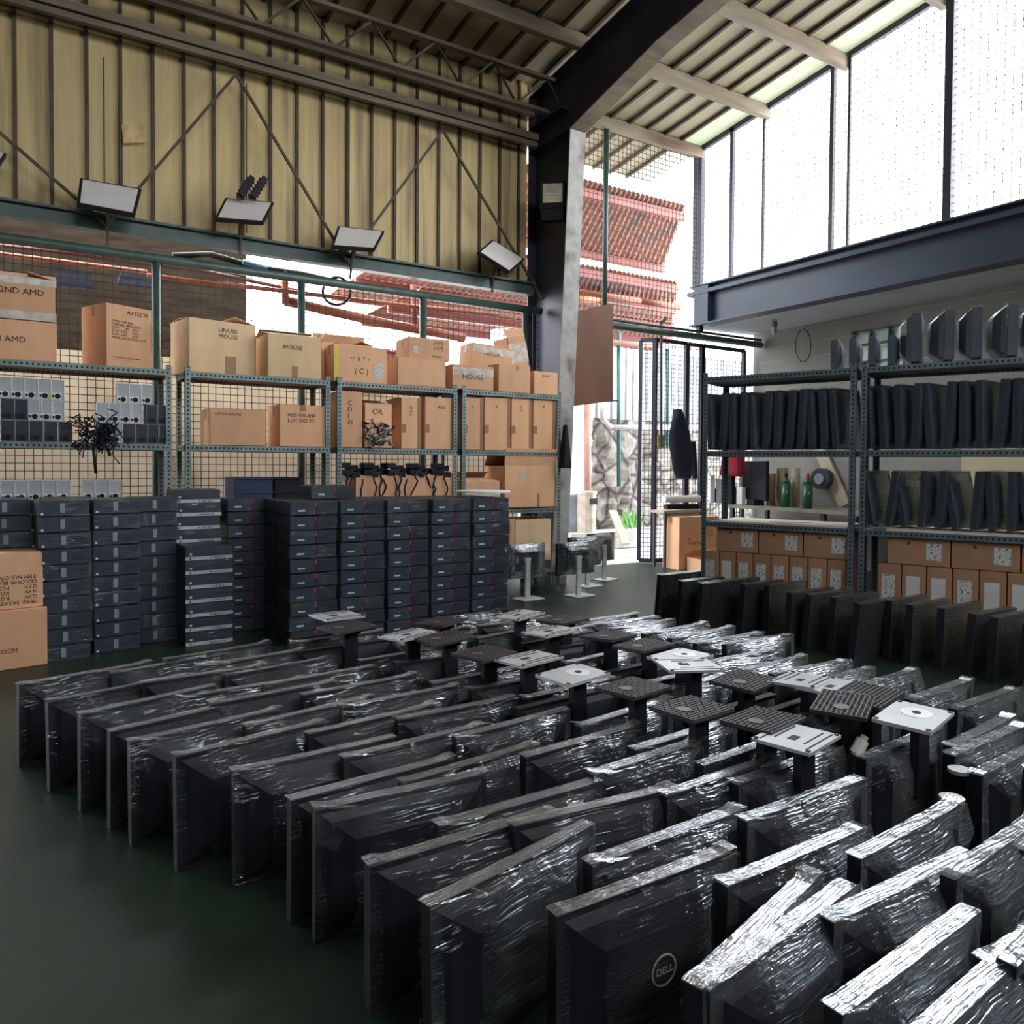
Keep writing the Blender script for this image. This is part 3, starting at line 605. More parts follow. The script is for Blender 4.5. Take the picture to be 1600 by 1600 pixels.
carton(Vector((3.18, 6.72, T + .265)), (.42, .34, .2), -.05, 'small printed carton with a blue label on the slumped carton', marks=lambda r, W_, D_, Hh: (MB().box((-.14, -D_ / 2 - .002, Hh * .45), (.045, .002, .06)).build('sticker', MT['barcode'], r), ftext(r, D_, '|=|=|\n|=|=|', .05, .04, Hh - .05), ftext(r, D_, 'FRAGILE', .024, .03, .03)))
carton(Vector((3.60, 6.62, T)), (.44, .34, .23), -.05, 'low taped carton marked mouse, left of the tilted carton', marks=lambda r, W_, D_, Hh: (ctape(r, W_, D_, Hh - .06, .08), ftext(r, D_, 'MOUSE', .07, -.12, Hh - .13)))
carton(Vector((3.92, 6.80, T + .235)), (.46, .3, .24), -.05, 'shiny taped carton tilted on top of the others near the column', tilt=.08, marks=lambda r, W_, D_, Hh: (ctape(r, W_, D_, Hh - .05, .07), ftext(r, D_, 'LAPTOP', .05, -.1, Hh - .1)))
carton(Vector((4.06, 6.62, T)), (.38, .34, .27), .02, 'plain brown carton with lid slot, second from the column on the top shelf', marks=lambda r, W_, D_, Hh: vtape(r, D_, .03, Hh, .05, .03))
carton(Vector((4.30, 6.84, T + .275)), (.22, .28, .34), .0, 'crumpled carton leaning back beside the steel column', tilt=-.2, lid=(60, None, None, None), marks=lambda r, W_, D_, Hh: ctape(r, W_, D_, Hh * .5, .2))
carton(Vector((4.44, 6.6, T)), (.30, .3, .23), .02, 'small brown carton with a dark top, rightmost on the top shelf', marks=lambda r, W_, D_, Hh: ftext(r, D_, 'MOUSE', .03, -.05, Hh - .05))
# middle shelf cartons
S2 = 1.445
def mid(x0, x1, yt, lab, m='card', depth=.4, Yf=6.47, **k):
    c, d = on_shelf(x0, x1, yt, 700, Yf, depth, S2); return carton(c, d, 0, lab, m, **k)
mid(328, 415, 640, 'open brown carton at the left of the second rack middle shelf', marks=lambda r, W_, D_, Hh: ftext(r, D_, 'LIST OF NOTES', .03, -.18, Hh - .05))
mid(437, 508, 634, 'brown carton with pen writing on the second rack middle shelf', lid='closed', marks=lambda r, W_, D_, Hh: (ftext(r, D_, 'WD 500-89P\nLOT NO 23', .045, -.13, Hh - .1), vtape(r, D_, 0, Hh, .05)))
mid(533, 566, 612, 'tall narrow carton at the left end of the third rack', depth=.4, marks=lambda r, W_, D_, Hh: ftext(r, D_, 'C\nD\nI\nO', .06, -.04, Hh - .12))
mid(569, 613, 630, 'open carton stuffed with film and crumpled cables', lid=(-40, 20, None, None), marks=lambda r, W_, D_, Hh: ftext(r, D_, 'OR', .07, -.06, Hh - .1))
for k, (x0, x1, s) in enumerate(((627, 658, 'written on in pen, standing right of the film-stuffed one'), (664, 709, 'with taped edges, at the right end of the third rack'), (724, 755, 'at the left end of the fourth rack'), (757, 797, 'second from left on the fourth rack middle shelf'), (799, 831, 'second from right on the fourth rack, taped across its middle'), (833, 867, 'rightmost on the fourth rack middle shelf'))):
    mid(x0, x1, 622, 'tall upright carton ' + s, 'card', .4, group='tall cartons on the middle shelf', marks=lambda r, W_, D_, Hh, k=k: (MB().box((W_ / 2 - .02, -D_ / 2 - .001, Hh / 2), (.035, .002, Hh)).build('edge_tape', MT['tape'], r), MB().box((-W_ / 2 + .02, -D_ / 2 - .002, Hh * .4), (.05, .002, .08)).build('seal', MT['tape'], r), ftext(r, D_, ['N\nO\nT', 'AX2', '5', 'P', 'L\nX', 'K'][k], .04, -.02, Hh - .1)))
# crumpled bag of cables in the film-stuffed carton
p = at(590, 6.47); g = MB()
for k in range(70):
    a = Vector((p.x - .12 + .24 * random.random(), 6.42 + .05 * random.random(), 1.47 + .2 * random.random())); b = a + Vector((random.uniform(-.07, .07), random.uniform(-.02, .02), random.uniform(-.05, .05))); g.tube(a, b, .007, 5, m=k % 2)
tag(g.build('cable_pile', [MT['black'], MT['grey']]), 'shiny tangle of black cables spilling in front of the stuffed carton', 'cables')
# lower shelf
S3 = .87
def low(x0, x1, yt, lab, Yf=6.47, z0=S3, depth=.4, m='card', **k):
    c, d = on_shelf(x0, x1, yt, 790, Yf, depth, z0); return carton(c, d, 0, lab, m, **k)
low(555, 714, 742, 'long brown carton buried under hanging black cables', lid=(None, None, None, None))
low(727, 782, 752, 'open low carton left of the large square carton', lid=(10, 30, None, None), marks=lambda r, W_, D_, Hh: ctape(r, W_, D_, Hh * .5, .05))
low(788, 868, 728, 'large square carton with a white sticker on the fourth rack lower shelf', lid=(100, 60, None, None), marks=lambda r, W_, D_, Hh: (MB().box((-.1, -D_ / 2 - .002, Hh - .08), (.09, .002, .07)).build('sticker', MT['barcode'], r), vtape(r, D_, .1, .14, .14, .03)))
low(806, 862, 812, 'pale carton on the bottom shelf beside the standing monitors', z0=.32, m='card2')
low(797, 805, 812, 'narrow carton at the left of the pale bottom-shelf carton', z0=.32)
# black adapters and cables over the long carton
for k in range(14):
    px = 545 + k * 12; a = PY(px, 738 + (k % 3) * 4, 6.42)
    r = empty('power_adapter', (a.x, 6.5 + .02 * (k % 3), a.z), random.uniform(-.5, .5))
    MB().box((0, 0, .0), (.12, .10, .05)).box((0, .05, .06), (.1, .12, .05)).build('adapter_body', MT['black'], r, bevel=.006)
    g = MB(); q = Vector((0, -.06, 0)); pts = [q]
    for j in range(6): q = q + Vector((random.uniform(-.025, .025), -.012 if j == 0 else 0, -.04)); pts.append(q)
    g.path(pts, .008, 5).build('cord', MT['black'], r)
    tag(r, 'black adapter with dangling cord, %s from left on long carton' % ORD[k], 'adapter', 'black adapters heaped on the long carton')
a = at(875, 6.46); tag(MB().box((a.x + .02, 6.4, 1.5), (.1, .12, .45), taper=(.3, .5)).build('black_bag', MT['black'], bevel=.03), 'black plastic bag hanging on the end of the fence rack', 'bag')
a = at(765, 5.5); tag(MB().tube((3.22, 5.6, 1.07), (3.22, 5.6, 1.085), .23, 24).build('white_tray', MT['whitewall']), 'white rounded tray lying on the rightmost stack of small desktops', 'tray')
# ------------------------------------------------------------------ power supplies
def psu(kind):
    r = empty('power_supply', (0, 0, 0)); body = MT['silverface'] if kind != 2 else MT['pc']
    MB().box((0, .07, .0755), (.084, .14, .15)).build('case', body, r)
    g = MB()
    for x in (-.0410, .0410): g.box((x, -.001, .0755), (.004, .004, .15))
    for z in (.002, .149): g.box((0, -.001, z), (.084, .004, .003))
    g.build('rim', MT['rim'] if kind != 2 else MT['grey'], r)
    MB().box((-.008, -.002, .03), (.062, .004, .046)).build('socket_plate', MT['rim'] if kind != 2 else MT['ridge'], r)
    MB().tube((.0, -.003, .03), (.0, -.007, .03), .019, 12).box((-.028, -.004, .03), (.012, .006, .018)).build('socket', MT['black'], r)
    if kind == 1: MB().box((.026, -.008, .03), (.014, .004, .042)).build('yellow_label', MT['yellow'], r)
    return r
PS = [psu(0), psu(1), psu(2)]; used = [False] * 3
def put_psu(kind, x, y, z, label, group, rot=0):
    o = PS[kind] if not used[kind] else copy_tree(PS[kind]); used[kind] = True
    o.location = (x, y, z); o.rotation_euler = (0, rot, random.uniform(-.03, .03)); tag(o, label, 'power supply', group)
def psu_row(pxs, kinds, z, desc, group, Y=6.47):
    n = len(pxs)
    for i, (px, k) in enumerate(zip(pxs, kinds)):
        pos = 'leftmost' if i == 0 else ('rightmost' if i == n - 1 else ORD[i] + ' from the left')
        put_psu(k, at(px, Y).x, Y, z, ('%s power supply, %s %s' % (('silver', 'silver yellow-labelled', 'black')[k], pos, desc)), group)
psu_row([12 + i * 20.3 for i in range(11)], [0, 0, 1, 0, 0, 0, 0, 0, 0, 1, 0], .865, 'of the bottom shelf lower row', 'power supplies on the lower shelf')
psu_row([12, 33, 55, 77, 99, 138, 159, 180], [0, 0, 1, 1, 0, 0, 0, 1], 1.017, 'of the bottom shelf upper row', 'power supplies on the lower shelf')
psu_row([305, 322, 339, 356], [0, 0, 0, 1], .865, 'of the four beside the blue crate', 'power supplies beside the blue crate', 6.5)
psu_row([13, 35, 57, 80, 103], [2, 2, 2, 2, 2], 1.445, 'of the left pile bottom row', 'power supplies on the middle shelf')
psu_row([13, 34, 55, 73, 91], [2, 2, 0, 0, 0], 1.597, 'of the left pile middle row', 'power supplies on the middle shelf')
psu_row([9, 29, 50, 71, 91], [0, 0, 0, 1, 0], 1.749, 'of the left pile upper row', 'power supplies on the middle shelf')
psu_row([163, 182, 202, 222, 240, 257], [2, 0, 2, 2, 2, 2], 1.445, 'of the right pile bottom row', 'power supplies on the middle shelf')
psu_row([161, 180, 197, 213, 238, 256], [0, 0, 0, 0, 2, 2], 1.597, 'of the right pile middle row', 'power supplies on the middle shelf')
psu_row([193, 212, 231], [0, 0, 0], 1.749, 'of the right pile top row of three', 'power supplies on the middle shelf')
g = MB(); random.seed(3)
c = PY(150, 672, 6.42)
for k in range(46):
    q = c + Vector((random.uniform(-.12, .12), random.uniform(-.04, .04), random.uniform(-.05, .06))); pts = [q]
    for j in range(5): q = q + Vector((random.uniform(-.06, .06), random.uniform(-.01, .0), random.uniform(-.07, .05))); pts.append(q)
    g.path(pts, .0045, 5)
for e in ((150, 740), (172, 712)): g.path([PY(150, 685, 6.4), PY(e[0] - 4, 700, 6.38), PY(*e, 6.38)], .012, 6)
tag(g.build('cable_tangle', MT['black'], smooth=True), 'tangle of black power cables hanging over the middle shelf', 'cables')
for k, (x0, x1, lab) in enumerate(((368, 425, 'dark blue crate on the lower shelf behind the desktop stacks'), (430, 470, 'black crate beside the blue crate on the lower shelf'))):
    c, d = on_shelf(x0, x1, 746, 790, 6.5, .38, S3); o = empty('storage_crate', c)
    g = MB(); W_, D_, Hh = d
    for s in (-1, 1): g.box((s * W_ / 2, 0, Hh / 2), (.01, D_, Hh)); g.box((0, s * D_ / 2, Hh / 2), (W_, .01, Hh))
    g.box((0, 0, .005), (W_, D_, .01)); g.build('crate_wall', [MT['bluecloth'], MT['black']][k], o)
    g = MB()
    for z in (.3, .6, .97): g.box((0, -D_ / 2 - .008, Hh * z), (W_ + .02, .012, .015))
    g.build('crate_rib', [MT['bluecloth'], MT['black']][k], o); tag(o, lab, 'crate')

# ================================================================== SMALL DESKTOPS
def wrapbox(W_, D_, Hh, seed, amp=.004, m=None, nx=14, ny=5, nz=5):
    """crumpled film skin around a box, base centre at origin, front at y=0 going back"""
    g = MB()
    def grid(o, a, b, na, nb):
        k = len(g.v)
        for j in range(nb + 1):
            for i in range(na + 1):
                p = Vector(o) + Vector(a) * (i / na) + Vector(b) * (j / nb)
                cdir = (p - Vector((0, D_ / 2, Hh / 2))); nn = noise.noise(p * 23 + Vector((seed * 7.1, 0, 0))); g.v.append(p + Vector((cdir.x / W_, cdir.y / D_, cdir.z / Hh * .5)) * amp * 2 * (nn + .6))
        for j in range(nb):
            for i in range(na): q = k + j * (na + 1) + i; g.face([q, q + 1, q + na + 2, q + na + 1])
    x, e = W_ / 2 + .002, .003
    grid((-x, -e, 0), (2 * x, 0, 0), (0, 0, Hh), nx, nz); grid((x, -e, 0), (0, D_ + e, 0), (0, 0, Hh), ny * 2, nz); grid((-x, D_, 0), (0, -D_ - e, 0), (0, 0, Hh), ny * 2, nz)
    grid((-x, -e, Hh), (2 * x, 0, 0), (0, D_ + e, 0), nx, ny)
    return g
def pc_thin():   # small desktop with red tab
    r = empty('desktop_computer', (0, 0, 0)); W_, D_, Hh = .34, .32, .1
    MB().box((0, D_ / 2 + .01, .048), (W_, D_, .094)).build('case', MT['pc'], r, bevel=.004)
    MB().box((-.075, .004, .048), (.18, .012, .09)).build('front_panel', MT['pcface'], r)
    g = MB().box((.095, .006, .048), (.15, .01, .09), m=0)
    for z in (.012, .026, .04, .054, .068, .082): g.box((.095, 0, z), (.146, .005, .005), m=1)
    g.build('grille', [MT['pcface'], MT['ridge']], r)
    MB().box((.014, -.003, .074), (.012, .008, .03)).build('red_tab', MT['red'], r)
    MB().box((-.09, -.0025, .032), (.05, .002, .012)).build('nameplate', MT['rim'], r)
    wrapbox(W_, D_, .098, 1, .005).build('film_wrap', FILMC, r, smooth=True); return r
def pc_wide():   # small desktop with grey centre strip
    r = empty('desktop_computer', (0, 0, 0)); W_, D_ = .29, .31
    MB().box((0, D_ / 2 + .01, .05), (W_, D_, .098)).build('case', MT['pc'], r, bevel=.004)
    g = MB().box((0, .004, .05), (W_ - .004, .012, .094), m=0)
    for z in (.03, .045, .06, .075): g.box((.085, -.003, z), (.1, .003, .004), m=1)
    g.build('front_panel', [MT['pcface'], MT['ridge']], r)
    MB().box((-.01, -.004, .052), (.028, .006, .062)).build('centre_strip', MT['grey'], r)
    MB().box((-.125, -.004, .016), (.014, .004, .014)).build('badge', MT['rim'], r)
    wrapbox(W_, D_, .101, 5, .005).build('film_wrap', FILMC, r, smooth=True); return r
def pc_silver():
    r = empty('desktop_computer', (0, 0, 0)); W_, D_ = .32, .33
    MB().box((0, D_ / 2 + .01, .05), (W_, D_, .098)).build('case', MT['pc'], r, bevel=.004)
    MB().box((0, .004, .062), (W_ - .004, .012, .068)).build('front_panel', MT['pcface'], r)
    g = MB().box((0, .002, .015), (W_, .016, .024), m=0)
    for k in range(5): g.box((.01 + k * .022, -.007, .015), (.012, .003, .006), m=1)
    g.tube((-.13, -.006, .015), (-.13, -.009, .015), .006, 10, m=1)
    g.build('silver_strip', [MT['silver'], MT['black']], r)
    MB().box((-.125, -.003, .045), (.016, .004, .014)).build('badge', MT['rim'], r)
    wrapbox(W_, D_, .101, 9, .005).build('film_wrap', FILMC, r, smooth=True); return r
P0, P1, P2 = pc_thin(), pc_wide(), pc_silver(); usedp = {}
def put_pc(proto, loc, rz, label, group):
    o = proto if proto.name not in usedp else copy_tree(proto); usedp[proto.name] = 1
    o.location = loc; o.rotation_euler = (0, 0, rz); return tag(o, label, 'desktop computer', group)
def stack(proto, x, y, n, h, rz, which, group, look, only_top=False, z0=0.0):
    for k in range(n):
        if only_top and k < n - 1: continue
        j = n - 1 - k
        pos = 'topmost' if j == 0 else ('bottom one' if k == 0 else ORD[j] + ' from top')
        put_pc(proto, (x + random.uniform(-.006, .006), y + random.uniform(-.008, .008), z0 + k * h), rz + random.uniform(-.012, .012), '%s, %s of %s' % (look, pos, which), group)
LK = 'slim red-tab desktop'; YL = 5.41
names5 = ['the front leftmost of five red-tab stacks', 'the second of five red-tab stacks', 'the middle of five red-tab stacks', 'the fourth of five red-tab stacks', 'the rightmost of five red-tab stacks']
for i in range(5): stack(P0, 1.70 + i * .372, YL, 10, .1035, 0, names5[i], 'red-tab desktops in the front stacks', LK)
for j in range(1):
    stack(P0, 1.70, YL + .36 * (j + 1), 10, .1035, 0, ['the stack just behind the leftmost red-tab stack', 'the stack two behind the leftmost red-tab stack'][j], 'red-tab desktops behind the front stacks', LK)
    for i in range(1, 5): stack(P0, 1.70 + i * .372, YL + .36 * (j + 1), 10, .1035, 0, ORD[i] + ' red-tab stack from left, ' + ['one row back', 'two rows back'][j], 'red-tab desktops behind the front stacks', LK, only_top=True)
# two loose on top
put_pc(P0, (1.93, YL + .25, 1.037), 0, 'slim black desktop with red tab lying loose on the left pile top', 'loose desktops on the pile')
stack(P0, 1.42, 6.11, 10, .1035, 0, 'the shadowed stack left of the red-tab block', 'film-covered side stacks', 'dark film-wrapped desktop')
LW = 'black grey-strip desktop'
stack(P1, .165, 5.76, 10, .1055, .12, 'the leftmost grey-strip stack', 'grey-strip desktops', LW)
stack(P1, .475, 5.87, 10, .1055, .12, 'the middle grey-strip stack', 'grey-strip desktops', LW)
stack(P1, .735, 6.02, 10, .1055, .08, 'the third grey-strip stack, partly hidden', 'grey-strip desktops', LW)
for k in range(3): stack(P1, [.2, -.16, -.19][k], [6.13, 5.98, 6.32][k] , 10, .1055, .12, ['the stack behind the leftmost grey-strip stack', 'the stack behind the printed cartons at left', 'the stack farthest left by the rack'][k], 'grey-strip desktops', 'film-wrapped black desktop', only_top=(k == 0))
LS = 'black silver-strip desktop'
stack(P2, 1.05, 5.76, 7, .0865 + .015, .05, 'the front short silver-strip stack', 'silver-strip desktops', LS)
stack(P2, 1.04, 6.11, 11, .1, .0, 'the tall silver-strip stack behind', 'silver-strip desktops', LS)
# two printed cartons at the left edge
def mkA(r, W_, D_, Hh):
    text('MEAS: 54.5X29X51.5CM\nG.W:        KGS\nN.W:        KGS\nQTY:        PCS\nCOLOUR: BLACK\nITEM NO: D7618', .034, MT['ink'], r, (W_ / 2 - .03, -D_ / 2 - .0015, .05), (math.pi / 2, math.pi, 0))
def mkB(r, W_, D_, Hh):
    ftext(r, D_, 'ITEM NO: D7618\nC/NO: BLACK\nQTY:             PCS\nG.W.:           KGS\nN.W.:           KGS\nMEAS: 54.5X42.5*32CM', .038, -W_ / 2 + .02, Hh - .08)
ca = PZ(30, 1047, 0)
carton(Vector((-.25, 5.87, 0)), (.56, .42, .365), .16, 'brown carton with printed text, lower of two at the left edge', marks=mkB)
carton(Vector((-.27, 5.89, .372)), (.56, .4, .35), .16, 'brown carton with upside-down printed text, upper of two at the left edge', marks=mkA)

# ================================================================== MONITORS
def wrap_monitor(L_, Hh, T_, B_, seed, messy=1.0):
    """taut stretch film: crisp along the top edge, drawn tight over the bulging back"""
    g = MB(); nx = 26; rr = random.Random(seed); tilt = rr.uniform(-.5, .5)
    def key(x):
        u = abs(x) / (L_ / 2); fx = max(0, min(1, (1.0 - u) / .6)); fx = fx * fx * (3 - 2 * fx)
        P = [(T_ / 2, 0), (T_ / 2, Hh), (-T_ / 2 - .001, Hh + .001)]
        for q, gq in ((.9, .55), (.78, .95), (.5, 1.0), (.22, .95), (.08, .35), (0, 0)): P.append((-T_ / 2 - B_ * fx * gq, Hh * q))
        return P
    sub = [5, 2, 4, 4, 8, 8, 4, 3]; rings = []
    for i in range(nx + 1):
        x = -L_ / 2 + L_ * i / nx; P = key(x); pts = []
        for a, b, n_ in zip(P[:-1], P[1:], sub):
            for k in range(n_): q = k / n_; pts.append((a[0] + (b[0] - a[0]) * q, a[1] + (b[1] - a[1]) * q))
        pts.append(P[-1]); rings.append((x, pts))
    n = len(rings[0][1])
    for i, (x, pts) in enumerate(rings):
        e = 1 if i in (0, nx) else 0
        for j, (y, z) in enumerate(pts):
            st_ = noise.noise(Vector((x * 4 + seed * 3, (z + x * tilt) * 42, (1 if y > 0 else 2) * 5)))
            lo = noise.noise(Vector((x * 14, z * 14, seed * 5.0)))
            cn = max(0, 1 - (L_ / 2 - abs(x)) / .09) * (z / Hh)   # crumpled corners
            d = (abs(st_) * .0022 + abs(lo) * (.001 + .007 * cn)) * messy + .0015
            top = abs(z - Hh) < .004
            g.v.append(Vector((x + math.copysign((.003 + abs(lo) * .006) * e, x), y + (d if y > 0 else -d) * (0 if top and 0 else 1), z + ((.0015 + cn * abs(lo) * .02 * messy) if top else 0))))
    for i in range(nx):
        for j in range(n - 1): k = i * n + j; g.face([k, k + n, k + n + 1, k + 1])
    if messy > .7:
        k = len(g.v); s_ = 1 if seed % 2 else -1; bx = s_ * L_ / 2
        fl = [(bx - s_ * .12, -T_ / 2 - .006, Hh - .01), (bx - s_ * .04, -T_ / 2 - .02, Hh + .004), (bx + s_ * .008, -T_ / 2 - .01, Hh + .006 + .008 * (seed % 3)), (bx + s_ * .012, -T_ / 2 - .03, Hh - .07), (bx - s_ * .05, -T_ / 2 - .035, Hh - .11)]
        g.v += [Vector(p) for p in fl]; g.face([k, k + 1, k + 2]); g.face([k, k + 2, k + 3]); g.face([k, k + 3, k + 4])
    return g
def housing(L_, Hh, T_, B_):
    g = MB(); g.box((0, 0, Hh / 2), (L_ - .004, T_ - .002, Hh - .004)); k = len(g.v)
    for y, a, b in ((-T_ / 2 + .002, .47, .46), (-T_ / 2 - B_ * .35, .42, .40), (-T_ / 2 - B_ * .8, .30, .26)):
        for sx, sz in ((-1, -1), (1, -1), (1, 1), (-1, 1)): g.v.append(Vector((sx * L_ * a, y, Hh * (.5 + sz * b))))
    for r_ in range(2):
        for i in range(4): g.face([k + r_ * 4 + i, k + r_ * 4 + (i + 1) % 4, k + r_ * 4 + 4 + (i + 1) % 4, k + r_ * 4 + 4 + i])
    g.face([k + 8, k + 9, k + 10, k + 11]); return g
SZ = dict(a=(.545, .355, .038, .046), b=(.52, .37, .036, .042), s=(.50, .40, .05, .03), p=(.38, .48, .045, .025), q=(.36, .42, .045, .025))
HME = {}; SME = {}; WME = {}
for k, (L_, Hh, T_, B_) in SZ.items():
    HME[k] = housing(L_, Hh, T_, B_).mesh('housing', MT['black'] if k in 'abs' else MT['slate'])
    SME[k] = MB().box((0, T_ / 2, Hh / 2), (L_ - .03, .003, Hh - .03)).mesh('screen', MT['screen'])
    WME[k] = [wrap_monitor(L_, Hh, T_, B_, s + 1, 1.0 if k in 'ab' else .6).mesh('film_wrap', [FILM, FILMR][s % 2] if k in 'ab' else FILMC) for s in range(4)]
# ring logo on the back shell
g = MB(); n = 20
for i in range(n):
    a = i * 2 * math.pi / n; b = (i + 1) * 2 * math.pi / n
    g.bar((.034 * math.cos(a), 0, .034 * math.sin(a)), (.034 * math.cos(b), 0, .034 * math.sin(b)), .003, .003)
LOGO = g.mesh('ring_logo', MT['rim'])
LOGOT = bpy.data.curves.new('logo_lettering', 'FONT'); LOGOT.body = 'DELL'; LOGOT.size = .022; LOGOT.extrude = .0005; LOGOT.align_x = 'CENTER'; LOGOT.align_y = 'CENTER'; LOGOT.materials.append(MT['rim']); _t = bpy.data.objects.new('tmp', LOGOT); LOGOT = bpy.data.meshes.new_from_object(_t); bpy.data.objects.remove(_t)
NECK = MB().box((0, 0, .075), (.075, .035, .25), taper=(.9, .8)).box((0, -.004, .19), (.09, .05, .03)).mesh('stand_neck', MT['black'])
g = MB().box((0, 0, 0), (.245, .18, .01), m=0)
for q in (-.07, -.045, .045, .07): g.box((.02 if abs(q) < .06 else 0, q, .0055), (.15 if abs(q) < .06 else .21, .005, .002), m=1)
g.box((-.02, 0, .0055), (.045, .025, .002), m=1)
for x in (-.11, .11):
    for y in (-.08, .08): g.tube((x, y, .004), (x, y, .008), .008, 8, m=1)
PLATE1 = g.mesh('stand_base', [MT['platelight'], MT['black']])
g = MB().box((0, 0, -.004), (.245, .18, .004), m=0)
for i in range(15): g.box((-.12 + i * .0171, 0, .003), (.0035, .18, .012), m=1)
for i in range(12): g.box((0, -.088 + i * .016, .003), (.245, .0035, .012), m=1)
g.tube((-.05, 0, .002), (-.05, 0, .011), .026, 14, m=1)
PLATE2 = g.mesh('stand_base', [MT['ridge'], mat('dusky_plastic_rib', (.05, .045, .05), .4)])
g = MB().box((0, 0, 0), (.245, .18, .012), m=0).tube((.03, 0, .005), (.03, 0, .0075), .05, 24, m=2).tube((.03, 0, .007), (.03, 0, .009), .014, 14, m=1)
for x in (-.11, .11):
    for y in (-.08, .08): g.tube((x, y, .004), (x, y, .008), .009, 8, m=1)
PLATE3 = g.mesh('stand_base', [MT['platelight'], MT['black'], MT['rim']])
mcount = [0]
def monitor(loc, rz, label, group, size='a', flip=False, lean=0, stand=None, variant=None, screen=True, logo=False, rx=0, drop=0, plate_rot=0, cat='monitor'):
    mcount[0] += 1; L_, Hh, T_, B_ = SZ[size]
    r = empty('wrapped_monitor', loc, rz + (math.pi if flip else 0), rx=rx, ry=lean)
    link('housing', HME[size], r)
    if screen: link('screen', SME[size], r)
    v = mcount[0] % 4 if variant is None else variant
    if v is not False: link('film_wrap', WME[size][v], r)
    if logo:
        q = link('ring_logo', LOGO, r, (0, -T_ / 2 - B_ * .8 - .007, Hh * .52)); tq = bpy.data.objects.new('logo_lettering', LOGOT); C.objects.link(tq); tq.parent = q; tq.rotation_euler = (math.pi / 2, 0, 0); tq.location = (0, -.002, 0)
    if stand:
        nk = link('stand_neck', NECK, r, (0, -T_ / 2 - B_, Hh - .11 + drop)); 
        if stand in (1, 2, 3):
            b = link('stand_base', (PLATE1, PLATE2, PLATE3)[stand - 1], r, (random.uniform(-.02, .02), -T_ / 2 - B_ + .02, Hh + .095 + drop)); b.rotation_euler = (random.uniform(-.04, .04), random.uniform(-.05, .05), plate_rot)
    return tag(r, label, cat, group)
E1 = Vector((.929, .369, 0)); E2 = Vector((.369, -.929, 0))
def ST(s, t_): return E1 * s + E2 * t_
colA = [((40, 1065), (223, 1034)), ((82, 1095), (282, 1055)), ((122, 1120), (334, 1074)), ((168, 1140), (396, 1089)), ((195, 1160), (445, 1105)), ((265, 1190), (512, 1130)), ((362, 1205), (618, 1150)), ((450, 1245), (706, 1179)), ((485, 1270), (760, 1211)), ((570, 1350), (867, 1262)), ((650, 1425), (937, 1280)), ((850, 1440), (1147, 1330)), ((1056, 1566), (1289, 1345)), ((1105, 1536), (1322, 1382)), ((1285, 1589), (1514, 1420))]
colB = [((169, 1051), (360, 1018)), ((218, 1070), (413, 1042)), ((270, 1089), (477, 1058)), ((320, 1106), (529, 1067)), ((381, 1135), (587, 1085)), ((447, 1160), (704, 1100)), ((528, 1185), (762, 1130)), ((616, 1235), (851, 1165)), ((707, 1280), (915, 1222)), ((820, 1295), (1040, 1242)), ((922, 1350), (1162, 1262)), ((1124, 1390), (1345, 1296)), ((1285, 1435), (1512, 1326))]
colC = [((248, 1036), (426, 1006)), ((300, 1045), (478, 1017)), ((344, 1062), (526, 1029)), ((400, 1077), (597, 1042)), ((466, 1092), (655, 1057)), ((526, 1111), (721, 1074)), ((620, 1128), (802, 1092)), ((701, 1158), (889, 1109)), ((810, 1186), (995, 1134)), ((913, 1214), (1099, 1156)), ((1032, 1252), (1221, 1186)), ((1150, 1292), (1354, 1218)), ((1325, 1350), (1497, 1255))]
def from_px(lst, extra, desc, group, sizes):
    pl = []
    for a, b in lst:
        A = PZ(*a, .358); B = PZ(*b, .358); c = (A + B) / 2; d = B - A; pl.append((c.x, c.y, math.atan2(d.y, d.x)))
    pl += extra; n = len(pl); pl.sort(key=lambda p: -(p[0] * E2.x + p[1] * E2.y))
    for i, (x, y, an) in enumerate(pl):
        pos = 'nearest one' if i == 0 else ('farthest one' if i == n - 1 else ORD[i] + ' from near end')
        sz = sizes[i % len(sizes)]
        monitor(Vector((x, y, .0)), an, 'film-wrapped black monitor, %s of %s' % (pos, desc), group, sz, flip=False, logo=(i % 4 == 1), rx=random.uniform(-.05, .03))
def xt(s, t_, an=.1): p = ST(s, t_); return (p.x, p.y, an)
random.seed(11)
from_px(colA, [xt(1.62, -.12, .08), xt(1.6, .08, .1)], 'the aisle-side row', 'monitors of the aisle row', 'aab')
from_px(colB, [xt(1.95, -.02, .1)], 'the second row from the aisle', 'monitors of the second row', 'ba')
from_px(colC, [xt(2.22, -.13, .08), xt(2.25, .1, .1)], 'the third row from the aisle', 'monitors of the third row', 'b')
# rows further in, those with upturned stands
def spx(px, py_, z=.455): p = PZ(px, py_, z); return p.x, p.y
plates = [  # pixel centre of plate, kind, rotation
    (528, 965, 1, .0), (633, 992, 1, .05), (545, 983, 2, .2), (822, 1034, 1, 0), (898, 1058, 3, .0), (760, 1025, 2, .2), (990, 1080, 2, .0), (1085, 1112, 2, .0), (1190, 1132, 2, .05), (1248, 1157, 1, 0.1),
    (860, 990, 1, .0), (950, 998, 2, .1), (1010, 1012, 2, 0), (1062, 1030, 3, 0), (1105, 1050, 1, -.5), (1160, 1070, 2, .1), (1225, 1058, 1, .1), (1268, 1068, 1, .0), (1335, 1085, 2, 0), (1405, 1118, 3, .05), (1320, 1105, 2, .3),
    (800, 962, 1, .1), (700, 1000, 2, .0), (880, 972, 2, .1), (690, 975, 2, .3)]
pls = []
for k, (px, py_, kind, rot) in enumerate(plates):
    x, y = spx(px, py_); pls.append((x, y, kind, rot))
